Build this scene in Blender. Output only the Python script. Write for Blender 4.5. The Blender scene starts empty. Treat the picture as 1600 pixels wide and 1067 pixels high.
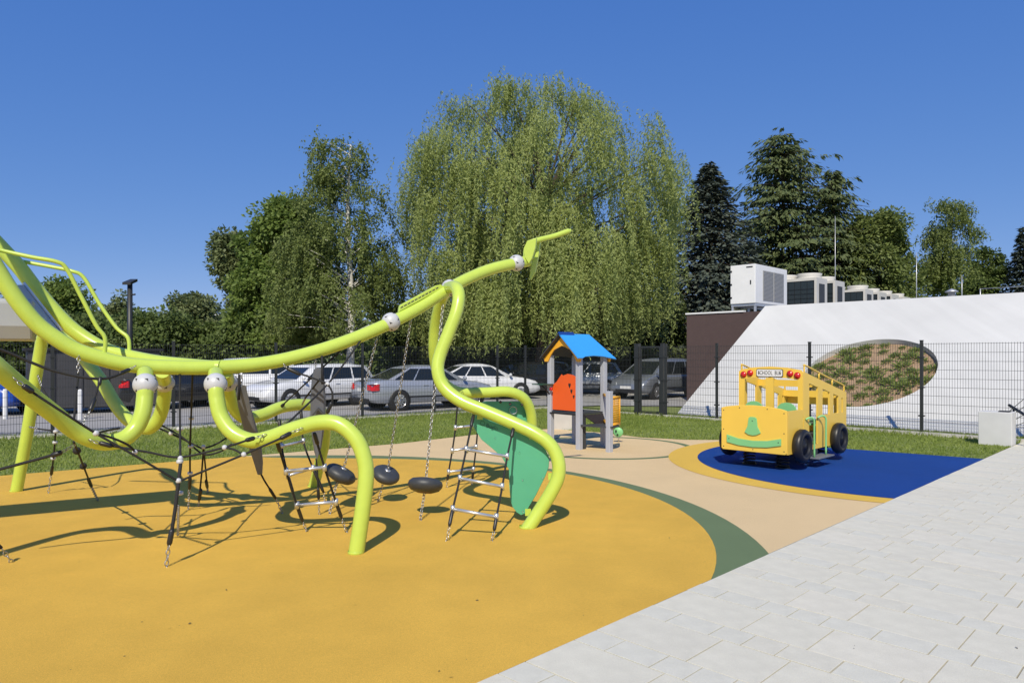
import bpy, math, random
import numpy as np
from mathutils import Vector, Matrix
R = math.radians
random.seed(7)
SC = bpy.context.scene
COL = SC.collection

# ------------------------------------------------------------------ camera, sky, sun, exposure
CAM_H, F, HOR = 1.75, 1100.0, 557.0          # eye height, focal length in photo pixels, horizon row
cd = bpy.data.cameras.new('camera'); cam = bpy.data.objects.new('camera', cd); COL.objects.link(cam)
cam.location = (0, 0, CAM_H); cam.rotation_euler = (R(90), 0, 0)
cd.sensor_width = 36; cd.lens = 36 * F / 1600; cd.shift_y = (HOR - 533.5) / 1600
cd.clip_start = .05; cd.clip_end = 5000
SC.camera = cam
SUN_EL, SUN_AZ = 44.0, 8.0                    # shadows fall away from the camera, a little to the right
w = bpy.data.worlds.new('World'); SC.world = w; w.use_nodes = True
nt = w.node_tree; bg = nt.nodes['Background']
sky = nt.nodes.new('ShaderNodeTexSky'); sky.sky_type = 'NISHITA'; sky.sun_disc = False
sky.sun_elevation = R(SUN_EL); sky.sun_rotation = R(180 + SUN_AZ)
sky.altitude = 6000; sky.air_density = 1.0; sky.dust_density = 0; sky.ozone_density = 8.0
sep = nt.nodes.new('ShaderNodeSeparateColor'); cmb = nt.nodes.new('ShaderNodeCombineColor'); nt.links.new(sky.outputs[0], sep.inputs[0])
for i_, (k_, g_) in enumerate(((1.66, .906), (2.09, .555), (4.55, .25))):      # clear deep blue summer sky: grade the whole sky evenly
    pw = nt.nodes.new('ShaderNodeMath'); pw.operation = 'POWER'; pw.inputs[1].default_value = g_; ml = nt.nodes.new('ShaderNodeMath'); ml.operation = 'MULTIPLY'; ml.inputs[1].default_value = k_
    nt.links.new(sep.outputs[i_], pw.inputs[0]); nt.links.new(pw.outputs[0], ml.inputs[0]); nt.links.new(ml.outputs[0], cmb.inputs[i_])
nt.links.new(cmb.outputs[0], bg.inputs[0]); bg.inputs[1].default_value = .1
sd = bpy.data.lights.new('sun', 'SUN'); sd.energy = 4.4; sd.angle = R(.53); sd.color = (1, .915, .755)
sun = bpy.data.objects.new('sun', sd); COL.objects.link(sun)
dv = Vector((math.sin(R(SUN_AZ)) * math.cos(R(SUN_EL)), math.cos(R(SUN_AZ)) * math.cos(R(SUN_EL)), -math.sin(R(SUN_EL))))
sun.rotation_euler = dv.to_track_quat('-Z', 'Y').to_euler(); sun.location = (-5, -20, 25)
SC.view_settings.view_transform = 'Standard'; SC.view_settings.look = 'None'
SC.view_settings.exposure = 0; SC.view_settings.gamma = 1

# ------------------------------------------------------------------ helpers
def G(x, y, z=0.0):                       # photo pixel on the ground -> point
    D = F * CAM_H / (y - HOR); return Vector(((x - 800) / F * D, D, z))
def P(x, y, D):                           # photo pixel at a given depth -> point
    return Vector(((x - 800) / F * D, D, CAM_H - (y - HOR) / F * D))

def M(name, col, rough=.6, metal=0.0, var=0.0, scale=5.0, bump=0.0, bscale=200.0, spec=.5, speck=None, coat=0.0, var2=0.0, scale2=.7, streak=None):
    m = bpy.data.materials.new(name); m.use_nodes = True
    n = m.node_tree.nodes; l = m.node_tree.links; b = n['Principled BSDF']
    b.inputs['Base Color'].default_value = (*col, 1); b.inputs['Roughness'].default_value = rough
    b.inputs['Metallic'].default_value = metal; b.inputs['Specular IOR Level'].default_value = spec
    if coat: b.inputs['Coat Weight'].default_value = coat; b.inputs['Coat Roughness'].default_value = .08
    if var or bump or speck or var2 or streak:
        tc = n.new('ShaderNodeTexCoord'); last = None
        def noise(s, d=4):
            t = n.new('ShaderNodeTexNoise'); t.inputs['Scale'].default_value = s; t.inputs['Detail'].default_value = d
            l.new(tc.outputs['Object'], t.inputs['Vector']); return t
        def mult(prev, t, amt):
            mr = n.new('ShaderNodeMapRange'); mr.inputs[1].default_value = .25; mr.inputs[2].default_value = .75
            mr.inputs[3].default_value = 1 - amt; mr.inputs[4].default_value = 1 + amt
            l.new(t.outputs['Fac'], mr.inputs[0])
            mx = n.new('ShaderNodeMix'); mx.data_type = 'RGBA'; mx.blend_type = 'MULTIPLY'; mx.inputs[0].default_value = 1
            if prev is None: mx.inputs[6].default_value = (*col, 1)
            else: l.new(prev, mx.inputs[6])
            l.new(mr.outputs[0], mx.inputs[7]); return mx.outputs[2]
        if var: last = mult(last, noise(scale), var)
        if var2: last = mult(last, noise(scale2, 3), var2)
        if streak:
            mp = n.new('ShaderNodeMapping'); mp.inputs['Rotation'].default_value = (0, 0, R(45)); mp.inputs['Scale'].default_value = streak[0]
            l.new(tc.outputs['Object'], mp.inputs[0]); t = n.new('ShaderNodeTexNoise'); t.inputs['Scale'].default_value = 1; t.inputs['Detail'].default_value = 5; l.new(mp.outputs[0], t.inputs['Vector']); last = mult(last, t, streak[1])
        if speck: last = mult(last, noise(speck[0], 2), speck[1])
        if last is not None: l.new(last, b.inputs['Base Color'])
        if bump:
            t = noise(bscale, 3); bp = n.new('ShaderNodeBump'); bp.inputs['Strength'].default_value = bump
            bp.inputs['Distance'].default_value = .01
            l.new(t.outputs['Fac'], bp.inputs['Height']); l.new(bp.outputs[0], b.inputs['Normal'])
    return m

def leaf_mat(name, c1, c2, trans=.3, rough=.55):
    m = bpy.data.materials.new(name); m.use_nodes = True
    n = m.node_tree.nodes; l = m.node_tree.links; b = n['Principled BSDF']; out = n['Material Output']
    g = n.new('ShaderNodeNewGeometry'); tc = n.new('ShaderNodeTexCoord')
    no = n.new('ShaderNodeTexNoise'); no.inputs['Scale'].default_value = .55; l.new(tc.outputs['Object'], no.inputs['Vector'])
    ad = n.new('ShaderNodeMath'); ad.operation = 'MULTIPLY_ADD'; ad.inputs[1].default_value = .55
    l.new(g.outputs['Random Per Island'], ad.inputs[0])
    mr = n.new('ShaderNodeMapRange'); mr.inputs[1].default_value = .3; mr.inputs[2].default_value = .7; mr.inputs[4].default_value = .45
    l.new(no.outputs['Fac'], mr.inputs[0]); l.new(mr.outputs[0], ad.inputs[2])
    mx = n.new('ShaderNodeMix'); mx.data_type = 'RGBA'; mx.inputs[6].default_value = (*c1, 1); mx.inputs[7].default_value = (*c2, 1)
    l.new(ad.outputs[0], mx.inputs[0]); l.new(mx.outputs[2], b.inputs['Base Color'])
    b.inputs['Roughness'].default_value = rough; b.inputs['Specular IOR Level'].default_value = .35
    tr = n.new('ShaderNodeBsdfTranslucent'); l.new(mx.outputs[2], tr.inputs[0])
    ms = n.new('ShaderNodeMixShader'); ms.inputs[0].default_value = trans
    l.new(b.outputs[0], ms.inputs[1]); l.new(tr.outputs[0], ms.inputs[2]); l.new(ms.outputs[0], out.inputs['Surface'])
    return m

def tag(o, label=None, cat=None, group=None, kind=None):
    if label: o['label'] = label
    if cat: o['category'] = cat
    if group: o['group'] = group
    if kind: o['kind'] = kind
    return o
def empty(name, loc=(0, 0, 0), rz=0.0):
    o = bpy.data.objects.new(name, None); COL.objects.link(o); o.location = loc; o.rotation_euler = (0, 0, rz)
    o.empty_display_size = .2; return o
def adopt(o, parent):                      # parent without moving (parents are unscaled, unrotated or built in local space)
    o.parent = parent
    if parent is not None: o.matrix_parent_inverse = Matrix.Identity(4)

STUFF = {'slots', 'bolts', 'stars', 'spots', 'grid', 'limbs', 'coil_guard', 'antenna_knob', 'rim'}
class MB:
    def __init__(s): s.v = []; s.f = []; s.sm = []
    def add(s, vs, fs, smooth=False):
        o = len(s.v); s.v += [tuple(v) for v in vs]; s.f += [tuple(i + o for i in f) for f in fs]; s.sm += [smooth] * len(fs); return s
    def box(s, x0, x1, y0, y1, z0, z1):
        return s.add([(x0,y0,z0),(x1,y0,z0),(x1,y1,z0),(x0,y1,z0),(x0,y0,z1),(x1,y0,z1),(x1,y1,z1),(x0,y1,z1)],
                     [(0,3,2,1),(4,5,6,7),(0,1,5,4),(1,2,6,5),(2,3,7,6),(3,0,4,7)])
    def hexa(s, a, b):                     # two quads -> closed solid
        return s.add(list(a) + list(b), [(3,2,1,0),(4,5,6,7),(0,1,5,4),(1,2,6,5),(2,3,7,6),(3,0,4,7)])
    def prism(s, pts, off, smooth=False):
        n = len(pts); off = Vector(off); a = [Vector(p) for p in pts]; b = [p + off for p in a]
        s.add(a + b, [tuple(range(n))[::-1], tuple(range(n, 2 * n))]); o = len(s.v) - 2 * n
        fs = [(i, (i + 1) % n, n + (i + 1) % n, n + i) for i in range(n)]
        s.f += [tuple(i + o for i in f) for f in fs]; s.sm += [smooth] * n; return s
    def tube(s, pts, r, n=12, caps=True):
        pts = [Vector(p) for p in pts]; k = len(pts); rs = r if isinstance(r, (list, tuple)) else [r] * k
        t0 = (pts[1] - pts[0]).normalized(); a = Vector((0, 0, 1)) if abs(t0.z) < .9 else Vector((1, 0, 0))
        u = t0.cross(a).normalized(); vs = []; pt = t0
        for i, p in enumerate(pts):
            t = (pts[min(i + 1, k - 1)] - pts[max(i - 1, 0)])
            t = t.normalized() if t.length > 1e-9 else pt
            u = (u - t * u.dot(t)); u = u.normalized() if u.length > 1e-6 else t.orthogonal().normalized()
            v = t.cross(u); pt = t
            for j in range(n):
                q = 2 * math.pi * j / n; vs.append(p + (u * math.cos(q) + v * math.sin(q)) * rs[i])
        fs = [(i*n + j, i*n + (j+1) % n, (i+1)*n + (j+1) % n, (i+1)*n + j) for i in range(k - 1) for j in range(n)]
        s.add(vs, fs, True)
        if caps: s.f += [tuple(len(s.v) - k*n + j for j in range(n))[::-1], tuple(len(s.v) - n + j for j in range(n))]; s.sm += [False, False]
        return s
    def lathe(s, prof, c, axis=(0, 0, 1), n=20):      # prof: (radius, height along axis)
        ax = Vector(axis).normalized(); u = ax.orthogonal().normalized(); v = ax.cross(u); c = Vector(c); vs = []
        for (r, h) in prof:
            for j in range(n):
                q = 2 * math.pi * j / n; vs.append(c + ax * h + (u * math.cos(q) + v * math.sin(q)) * r)
        k = len(prof)
        fs = [(i*n + j, i*n + (j+1) % n, (i+1)*n + (j+1) % n, (i+1)*n + j) for i in range(k - 1) for j in range(n)]
        return s.add(vs, fs, True)
    def ball(s, c, r, n=20, m=12):
        return s.lathe([(max(1e-4, r * math.sin(math.pi * i / m)), -r * math.cos(math.pi * i / m)) for i in range(m + 1)], c, n=n)
    def chain(s, a, b, link=.05, wire=.0045):
        a = Vector(a); b = Vector(b); d = b - a; k = max(2, int(d.length / (link * .74))); t = d.normalized(); u = t.orthogonal().normalized(); v = t.cross(u)
        for i in range(k):
            c = a + d * ((i + .5) / k); w_ = u if i % 2 else v; nn = v if i % 2 else u; L = link / 2; W = link * .30; ring = []
            for j in range(8):
                q = 2 * math.pi * (j + .5) / 8; ring.append((c + t * L * math.cos(q) + w_ * W * math.sin(q), (t * math.cos(q) + w_ * math.sin(q)).normalized()))
            vs = []
            for (p, o) in ring:
                for (x, y) in ((1, 0), (0, 1), (-1, 0), (0, -1)): vs.append(p + o * wire * x + nn * wire * y)
            s.add(vs, [(j*4 + q, j*4 + (q+1) % 4, ((j+1) % 8)*4 + (q+1) % 4, ((j+1) % 8)*4 + q) for j in range(8) for q in range(4)], True)
        return s
    def build(s, name, mat, parent=None, bevel=0.0):
        me = bpy.data.meshes.new(name); me.from_pydata(s.v, [], s.f)
        me.polygons.foreach_set('use_smooth', s.sm); me.materials.append(mat); me.update()
        o = bpy.data.objects.new(name, me); COL.objects.link(o); adopt(o, parent)
        if parent is not None and parent.type == 'EMPTY' and parent.get('world_built'):
            o.location = -Vector(parent.location)
        elif parent is not None and parent.parent is not None: pass
        if name in STUFF: o['kind'] = 'stuff'
        if bevel:
            b = o.modifiers.new('bevel', 'BEVEL'); b.width = bevel; b.segments = 2; b.limit_method = 'ANGLE'; b.angle_limit = R(40)
        return o
def wthing(name, loc, label, cat, group=None):       # Empty at the base; parts are given in world coordinates
    o = empty(name, loc); o['world_built'] = True; tag(o, label, cat, group); return o

def smooth_path(pts, k=8):
    pts = [Vector(p) for p in pts]; out = []; n = len(pts)
    for i in range(n - 1):
        p0 = pts[max(i-1, 0)]; p1 = pts[i]; p2 = pts[i+1]; p3 = pts[min(i+2, n-1)]
        for j in range(k):
            t = j / k; out.append(.5*((2*p1) + (p2-p0)*t + (2*p0-5*p1+4*p2-p3)*t*t + (3*p1-p0-3*p2+p3)*t**3))
    out.append(pts[-1]); return out
def quads_obj(name, q, mat, parent=None, smooth=False):   # q: (N,4,3) array of quads
    q = np.ascontiguousarray(q, dtype=np.float32); N = len(q); me = bpy.data.meshes.new(name)
    me.vertices.add(N*4); me.vertices.foreach_set('co', q.reshape(-1))
    me.loops.add(N*4); me.loops.foreach_set('vertex_index', np.arange(N*4, dtype=np.int32))
    me.polygons.add(N); me.polygons.foreach_set('loop_start', np.arange(0, N*4, 4, dtype=np.int32))
    me.update(calc_edges=True); me.materials.append(mat)
    o = bpy.data.objects.new(name, me); COL.objects.link(o); adopt(o, parent)
    if parent is not None and parent.type == 'EMPTY' and parent.get('world_built'): o.location = -Vector(parent.location)
    return o
def leaf_quads(c, d, L, W, rng, ctr=None):            # blades turn their faces outwards and up, as leaves do
    N = len(c); d = d / np.maximum(np.linalg.norm(d, axis=1, keepdims=True), 1e-6); n0 = rng.normal(size=(N, 3))
    if ctr is not None:
        o_ = c - np.array(ctr); o_ = o_ / np.maximum(np.linalg.norm(o_, axis=1, keepdims=True), 1e-6); n0 = n0*.45 + o_*.8 + np.array([0, 0, .55])
    s = np.cross(d, n0); s /= np.maximum(np.linalg.norm(s, axis=1, keepdims=True), 1e-6)
    L = (L * rng.uniform(.7, 1.3, N))[:, None]; W = (W * rng.uniform(.7, 1.3, N))[:, None]
    return np.stack([c, c + d*L*.45 + s*W*.5, c + d*L, c + d*L*.45 - s*W*.5], axis=1)
def clip(poly, a, b, c):                   # keep a*x+b*y<=c
    out = []
    for i in range(len(poly)):
        p, q = poly[i], poly[(i+1) % len(poly)]; dp = a*p[0]+b*p[1]-c; dq = a*q[0]+b*q[1]-c
        if dp <= 0: out.append(p)
        if dp*dq < 0: t = dp/(dp-dq); out.append((p[0]+(q[0]-p[0])*t, p[1]+(q[1]-p[1])*t))
    return out
def sheet(name, poly, z, mat, kind='structure', thick=0.0):
    n = len(poly); mb = MB(); mb.add([(p[0], p[1], z) for p in poly], [tuple(range(n))])
    o = mb.build(name, mat)
    if o.data.polygons[0].normal.z < 0: o.data.flip_normals()
    return tag(o, kind=kind)

# ------------------------------------------------------------------ materials
mt = {}
mt['lime'] = M('lime_paint', (.515, .655, .095), .3, spec=.5, var=.045, scale=2.5, coat=.2, var2=.03, scale2=14)
mt['ball'] = M('grey_plastic', (.55, .56, .57), .4, var=.04, scale=30)
mt['slot'] = M('slot_dark', (.05, .05, .05), .7)
mt['rope'] = M('black_rope', (.016, .016, .017), .75, bump=.5, bscale=260)
mt['sleeve'] = M('black_sleeve', (.02, .02, .02), .4)
mt['chain'] = M('galvanised_chain', (.46, .46, .45), .35, metal=.85, var=.1, scale=60)
mt['alu'] = M('aluminium', (.62, .63, .64), .32, metal=.7, var=.06, scale=30)
mt['leafgrey'] = M('grey_moulded_plastic', (.135, .15, .185), .5, var=.06, scale=12)
mt['disc'] = M('charcoal_rubber', (.045, .05, .058), .45, var=.1, scale=20, bump=.15, bscale=300)
mt['green'] = M('green_board', (.09, .40, .235), .5, var=.05, scale=4, bump=.06, bscale=500)
mt['ink'] = M('print_dark_green', (.035, .14, .08), .6)
mt['bolt'] = M('bolt_steel', (.6, .6, .6), .3, metal=.9)
mt['slidegrey'] = M('brushed_grey_panel', (.39, .41, .44), .42, var=.05, scale=2)
mt['white'] = M('white_coat', (.78, .78, .77), .45, var=.03, scale=3)
mt['yel_r'] = M('yellow_rubber', (.725, .44, .072), .88, spec=.2, var=.06, scale=2.6, bump=.6, bscale=300, speck=(330, .32), var2=.10, scale2=.4)
mt['bei_r'] = M('beige_rubber', (.72, .54, .30), .88, spec=.2, var=.04, scale=1.3, bump=.5, bscale=330, speck=(420, .2), var2=.04, scale2=.3)
mt['grn_r'] = M('green_rubber', (.145, .205, .105), .88, spec=.2, var=.05, scale=1.3, bump=.5, bscale=330, speck=(420, .25))
mt['blu_r'] = M('blue_rubber', (.007, .052, .25), .85, spec=.2, var=.08, scale=1.5, bump=.5, bscale=330, speck=(420, .3), var2=.06, scale2=.5)
mt['yel2_r'] = M('pale_yellow_rubber', (.72, .47, .085), .88, spec=.2, var=.04, scale=1.3, bump=.5, bscale=330, speck=(420, .2))
slabcol = [(.645, .62, .51), (.63, .615, .52), (.66, .63, .52), (.63, .605, .50), (.62, .605, .51)]
slabs = [M('concrete_slab', c, .8, var=.045, scale=2.2, bump=.18, bscale=120, speck=(150, .06), var2=.05, scale2=9) for c in slabcol]
mt['joint'] = M('joint_sand', (.32, .29, .22), .95, var=.15, scale=9)
mt['soil_l'] = M('lawn_soil', (.19, .23, .06), .95, var=.25, scale=2.5, bump=.6, bscale=30)
mt['asph'] = M('car_park_paving', (.34, .33, .315), .9, var=.08, scale=.8, bump=.3, bscale=80, speck=(60, .08))
mt['kerb'] = M('concrete_kerb', (.52, .50, .46), .85, var=.1, scale=3, bump=.2, bscale=70)
mt['fence'] = M('anthracite_steel', (.028, .03, .03), .45)
mt['render'] = M('white_render', (.60, .60, .575), .85, var=.04, scale=.9, bump=.15, bscale=60, var2=.05, scale2=.25, streak=((3.2, .22, .22), .045))
mt['brown'] = M('brown_render', (.085, .055, .052), .85, var=.07, scale=4, bump=.25, bscale=90)
mt['soil'] = M('brown_mulch', (.33, .225, .135), .95, var=.2, scale=6, bump=.8, bscale=25, speck=(40, .25))
mt['sheetm'] = M('sheet_metal', (.6, .6, .6), .4, metal=.6)
mt['rooftop'] = M('roof_membrane', (.22, .22, .22), .8, var=.1, scale=1)
mt['cream'] = M('cream_casing', (.60, .58, .53), .55, var=.04, scale=2)
mt['coil'] = M('dark_coil', (.022, .032, .038), .45, var=.1, scale=20)
mt['louvre'] = M('grey_louvre', (.34, .34, .335), .55, var=.03, scale=30)
mt['busY'] = M('yellow_board', (.84, .56, .085), .42, var=.03, scale=3, bump=.05, bscale=400)
mt['busG'] = M('mint_board', (.22, .56, .23), .45, var=.03, scale=4)
mt['tyre'] = M('black_moulded_plastic', (.012, .012, .013), .42)
mt['red'] = M('red_lens', (.55, .012, .012), .2, coat=.5)
mt['hue_post'] = M('grey_post', (.42, .44, .49), .5, var=.04, scale=6)
mt['orange'] = M('orange_board', (.78, .11, .012), .45, var=.03, scale=4)
mt['blue'] = M('blue_board', (.045, .34, .85), .42, var=.02, scale=4)
mt['navy'] = M('navy_cap', (.01, .05, .25), .45)
mt['gable'] = M('amber_board', (.83, .42, .03), .45, var=.02, scale=4)
mt['dkgrey'] = M('dark_grey_board', (.045, .048, .052), .6, var=.1, scale=5)
mt['bark'] = M('grey_brown_bark', (.085, .065, .05), .9, var=.25, scale=8, bump=.8, bscale=20)
mt['birchbark'] = M('white_birch_bark', (.58, .56, .52), .8, var=.35, scale=6, bump=.4, bscale=20)
mt['glass'] = M('car_glass', (.012, .016, .018), .06, spec=.6)
mt['ctyre'] = M('car_tyre', (.015, .015, .015), .8)
mt['rim'] = M('alloy_rim', (.55, .55, .56), .3, metal=.8)
mt['trim'] = M('black_trim', (.015, .015, .016), .5)
mt['plate'] = M('number_plate', (.7, .7, .68), .5)
mt['lens'] = M('clear_lens', (.5, .52, .54), .12, coat=.5)

# ------------------------------------------------------------------ ground, surfacing, car park
S2 = math.sqrt(.5)
sheet('ground', [(-1500, -200), (1500, -200), (1500, 2500), (-1500, 2500)], -.02, mt['soil_l'])
FC = Vector((1.2, 23.56, 0)); FL = Vector((-10.8, 14.8, 0)); LD = (FL - FC).normalized(); RD = Vector((S2, -S2, 0))   # fence corner and the two fence directions
LN = Vector((-LD.y, LD.x, 0)); LN = LN if LN.y > 0 else -LN
lawn = [(-22, -6), (-22, 7.3)] + [tuple((FC + LN*.9)[:2])] + [(1.9, 24.4), (24, 2.35), (20, -6)]
sheet('lawn', lawn, 0.0, mt['soil_l'])
pk0 = FC + LN*.55
sheet('car_park', [tuple((pk0 - LD*0)[:2]), tuple((pk0 + LD*40)[:2]), (-46, 40), (20, 40), (20, 33.3), (6.5, 24.6), (3.2, 25.1)], .012, mt['asph'])
base = [(-22, -.5), (-22, -17), (-8.5, -4.58), (7.97, 11.89), (6.35, 13.16), (4.38, 14.68), (3.61, 14.72), (2.76, 15.16), (2.06, 16.1), (.93, 16.95), (-.58, 15.95), (-2.28, 14.05), (-3.57, 13.1)]
sheet('beige_surfacing', base, .012, mt['bei_r'])
def disc(cx, cy, r, n=120): return [(cx + r*math.cos(2*math.pi*i/n), cy + r*math.sin(2*math.pi*i/n)) for i in range(n)]
def pclip(p): return clip(p, 1, -1, -3.925)
def gclip(p): return clip(p, -.737, 1, 13.1 + .737*3.57 - .02)
sheet('green_surfacing', gclip(pclip(disc(-3.17, 6.91, 5.48))), .016, mt['grn_r'])
yc = disc(-2.7, 7.34, 4.64); yl = [p for p in yc if p[0] > -2.75]
yl.sort(key=lambda p: math.atan2(p[1]-7.34, p[0]+2.7))
yl = yl + [(-3.4, 12.0), (-4.2, 12.1), (-5.2, 12.4), (-22, 12.4), (-22, -17)]
yl = [p for p in yl]
sheet('yellow_surfacing', gclip(pclip(yl)), .020, mt['yel_r'])
def bclip(p): return clip(p, .755, 1, 14.64 + .755*4.38)
sheet('pale_yellow_ring', bclip(pclip(disc(6.2, 11.44, 3.57))), .016, mt['yel2_r'])
sheet('blue_surfacing', bclip(pclip(disc(6.3, 11.35, 3.2))), .020, mt['blu_r'])
a = disc(1.79, 13.58, 1.70, 96); b = disc(1.79, 13.58, 1.56, 96)
mb = MB(); n = 96; mb.add([(p[0], p[1], .014) for p in b + a], [(i, (i+1) % n, n+(i+1) % n, n+i)[::-1] for i in range(n)])
ring = mb.build('green_ring_line', mt['grn_r']); tag(ring, kind='structure')
if ring.data.polygons[0].normal.z < 0: ring.data.flip_normals()

# paving: slabs in two alternating course heights, laid at 45 degrees
pav = tag(sheet('pavement', clip([(-10, -6.05), (24, 27.95), (40, 10), (10, -25)], 0, 1, 60), .013, mt['joint']), kind='structure')
def ab(a_, b_): return Vector(((a_ - b_)*S2, (a_ + b_)*S2, 0))
slabmesh = {}; placed = []
def put(a0, da, b1, db):                      # slab spans a0..a0+da, b1-db..b1
    placed.append((a0, da, b1, db))
EDGE = 2.7765
for i in range(-4, 40):
    a0 = 4.17 + .645*(i - 6)
    for (off, da, seq) in ((0, .43, [(.42), (.63)]), (.43, .215, [(.21), (.315), (.31), (.215)])):
        aa = a0 + off; b_ = (2.13 if off == 0 else 2.02) + 1.05*1
        k = 0
        while b_ > -9:
            db = seq[k % len(seq)]; k += 1
            lo = b_ - db; hi = EDGE if b_ > EDGE - .05 else b_
            if hi - lo > .03: put(aa, da, hi, hi - lo)
            b_ = lo
def vis(s_):
    p = ab(s_[0] + s_[1]/2, s_[2] - s_[3]/2)
    if p.y < 2.3: return None
    x = 800 + p.x/p.y*F; y = HOR + CAM_H*F/p.y
    return p.y if (-150 < x < 1750 and y < 1300) else None
def slabgeo(da, db, h):
    g = .004; e = .0012
    x0, x1, y0, y1 = g, da-g, g, db-g
    vs = [(x0,y0,0),(x1,y0,0),(x1,y1,0),(x0,y1,0),(x0,y0,h-e),(x1,y0,h-e),(x1,y1,h-e),(x0,y1,h-e),(x0+e,y0+e,h),(x1-e,y0+e,h),(x1-e,y1-e,h),(x0+e,y1-e,h)]
    fs = [(8,9,10,11)] + [(i, (i+1) % 4, 4+(i+1) % 4, 4+i) for i in range(4)] + [(4+i, 4+(i+1) % 4, 8+(i+1) % 4, 8+i) for i in range(4)]
    return vs, fs
pl = [(vis(s_), s_) for s_ in placed]; near = sorted([q for q in pl if q[0]], key=lambda q: q[0])
rest = MB(); cnt = 0; rnd = random.Random(3)
for dist, (a0, da, b1, db) in near:
    h = .018 + rnd.uniform(-.0015, .0015); o_ = ab(a0, b1 - db)
    if cnt < 296:
        ci = rnd.choice([0, 0, 2, 3]) if da > .3 else rnd.choice([1, 4, 1, 3]); key = (round(da, 2), round(db, 3), ci)
        if key not in slabmesh:
            vs, fs = slabgeo(da, db, .018); me = bpy.data.meshes.new('slab'); me.from_pydata(vs, [], fs); me.materials.append(slabs[ci]); me.update(); slabmesh[key] = me
        o = bpy.data.objects.new('slab', slabmesh[key]); COL.objects.link(o); o.parent = pav
        o.location = (o_.x, o_.y, .004 + h - .018); o.rotation_euler.z = R(45)
        cnt += 1
    else:
        vs, fs = slabgeo(da, db, h)
        rest.add([(o_.x + (v[0]-v[1])*S2, o_.y + (v[0]+v[1])*S2, v[2]+.004) for v in vs], fs)
ro = rest.build('paving_slabs', slabs[3], pav); tag(ro, kind='stuff')

# kerb line under the fence
kerb = MB(); kerb.box(-.001, .001, -.001, .001, -.03, -.029)
kb = tag(kerb.build('kerb', mt['kerb']), kind='structure')
def along(o, d, t): return o + d*t
def kerbrun(o, d, n, step):
    nn = Vector((-d.y, d.x, 0))
    for i in range(n):
        a_ = o + d*(i*step + .006); b_ = o + d*((i+1)*step - .006); h = .075 + random.uniform(-.006, .006)
        m_ = MB(); m_.hexa([a_ - nn*.04 - Vector((0,0,.02)), b_ - nn*.04 - Vector((0,0,.02)), b_ + nn*.04 - Vector((0,0,.02)), a_ + nn*.04 - Vector((0,0,.02))],
                           [a_ - nn*.04 + Vector((0,0,h)), b_ - nn*.04 + Vector((0,0,h)), b_ + nn*.04 + Vector((0,0,h)), a_ + nn*.04 + Vector((0,0,h))])
        m_.build('kerb_block', mt['kerb'], kb)
kerbrun(FC, LD, 9, 2.5); kerbrun(FC, RD, 8, 2.5)

# ------------------------------------------------------------------ fences and gate
def wirepanel(a_, b_, z0=.1, z1=2.05):
    m_ = MB(); d = b_ - a_; L = d.length; t = d.normalized(); nn = Vector((-t.y, t.x, 0)); r = .0028
    def bar(p, q, r, ax1, ax2):
        m_.add([p-ax1*r-ax2*r, p+ax1*r-ax2*r, p+ax1*r+ax2*r, p-ax1*r+ax2*r, q-ax1*r-ax2*r, q+ax1*r-ax2*r, q+ax1*r+ax2*r, q-ax1*r+ax2*r],
               [(0,1,5,4),(1,2,6,5),(2,3,7,6),(3,0,4,7)])
    k = int(L/.05); up = Vector((0, 0, 1))
    for i in range(k + 1):
        p = a_ + t*(L*i/k); bar(p + up*z0, p + up*z1, r, t, nn)
    for j in range(11):
        z = z0 + .02 + (z1 - z0 - .04)*j/10
        for sg in (-1, 1): bar(a_ + up*z + nn*.0062*sg, b_ + up*z + nn*.0062*sg, .0034, nn, up)
    return m_
def post(p, t, h=2.1, wd=.03):
    nn = Vector((-t.y, t.x, 0)); m_ = MB(); up = Vector((0, 0, 1))
    q = [p - t*wd - nn*wd, p + t*wd - nn*wd, p + t*wd + nn*wd, p - t*wd + nn*wd]
    m_.hexa([v - up*.02 for v in q], [v + up*h for v in q])
    for z in (.42, 1.05, 1.72):                 # clamps
        q2 = [p - t*(wd+.03) - nn*(wd+.012), p + t*(wd+.03) - nn*(wd+.012), p + t*(wd+.03) + nn*(wd+.012), p - t*(wd+.03) + nn*(wd+.012)]
        m_.hexa([v + up*z for v in q2], [v + up*(z+.03) for v in q2])
    q3 = [p - t*(wd+.006) - nn*(wd+.006), p + t*(wd+.006) - nn*(wd+.006), p + t*(wd+.006) + nn*(wd+.006), p - t*(wd+.006) + nn*(wd+.006)]
    m_.hexa([v + up*h for v in q3], [v + up*(h+.015) for v in q3])
    return m_
def fence(name, o, d, ts, label, skip=(), nolast=False):
    f_ = wthing(name, o, label, 'fence', 'dark mesh fences round the playground')
    for i, t in enumerate(ts):
        if not (nolast and i == len(ts)-1): post(o + d*t, d).build('post', mt['fence'], f_)
        if i and i not in skip: wirepanel(o + d*(ts[i-1]+.035), o + d*(t-.035)).build('wire_panel', mt['fence'], f_)
    return f_
lts = [.0, .95, 2.06, 4.35, 6.65, 9.05, 11.48, 13.9, 16.3, 18.7]
fence('mesh_fence', FC, LD, lts, 'dark wire mesh fence running along the car park on the left')
def rt(px): u = (px-800)/F; X = u*24.76/(1+u); return (X - FC.x)/S2
rts = [rt(1039)+.03, rt(1120), rt(1265), rt(1440), rt(1440)+2.5, rt(1440)+5.0]
fence('mesh_fence', FC, RD, rts, 'dark wire mesh fence in front of the white sloped wall')
fence('mesh_fence', FC, RD, [.04, rt(992)-.12], 'short dark mesh fence section between the playhouse and the gate', nolast=True)
gt = wthing('gate', FC + RD*rt(1015), 'dark mesh gate with thick post left of the sloped wall', 'gate')
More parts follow.
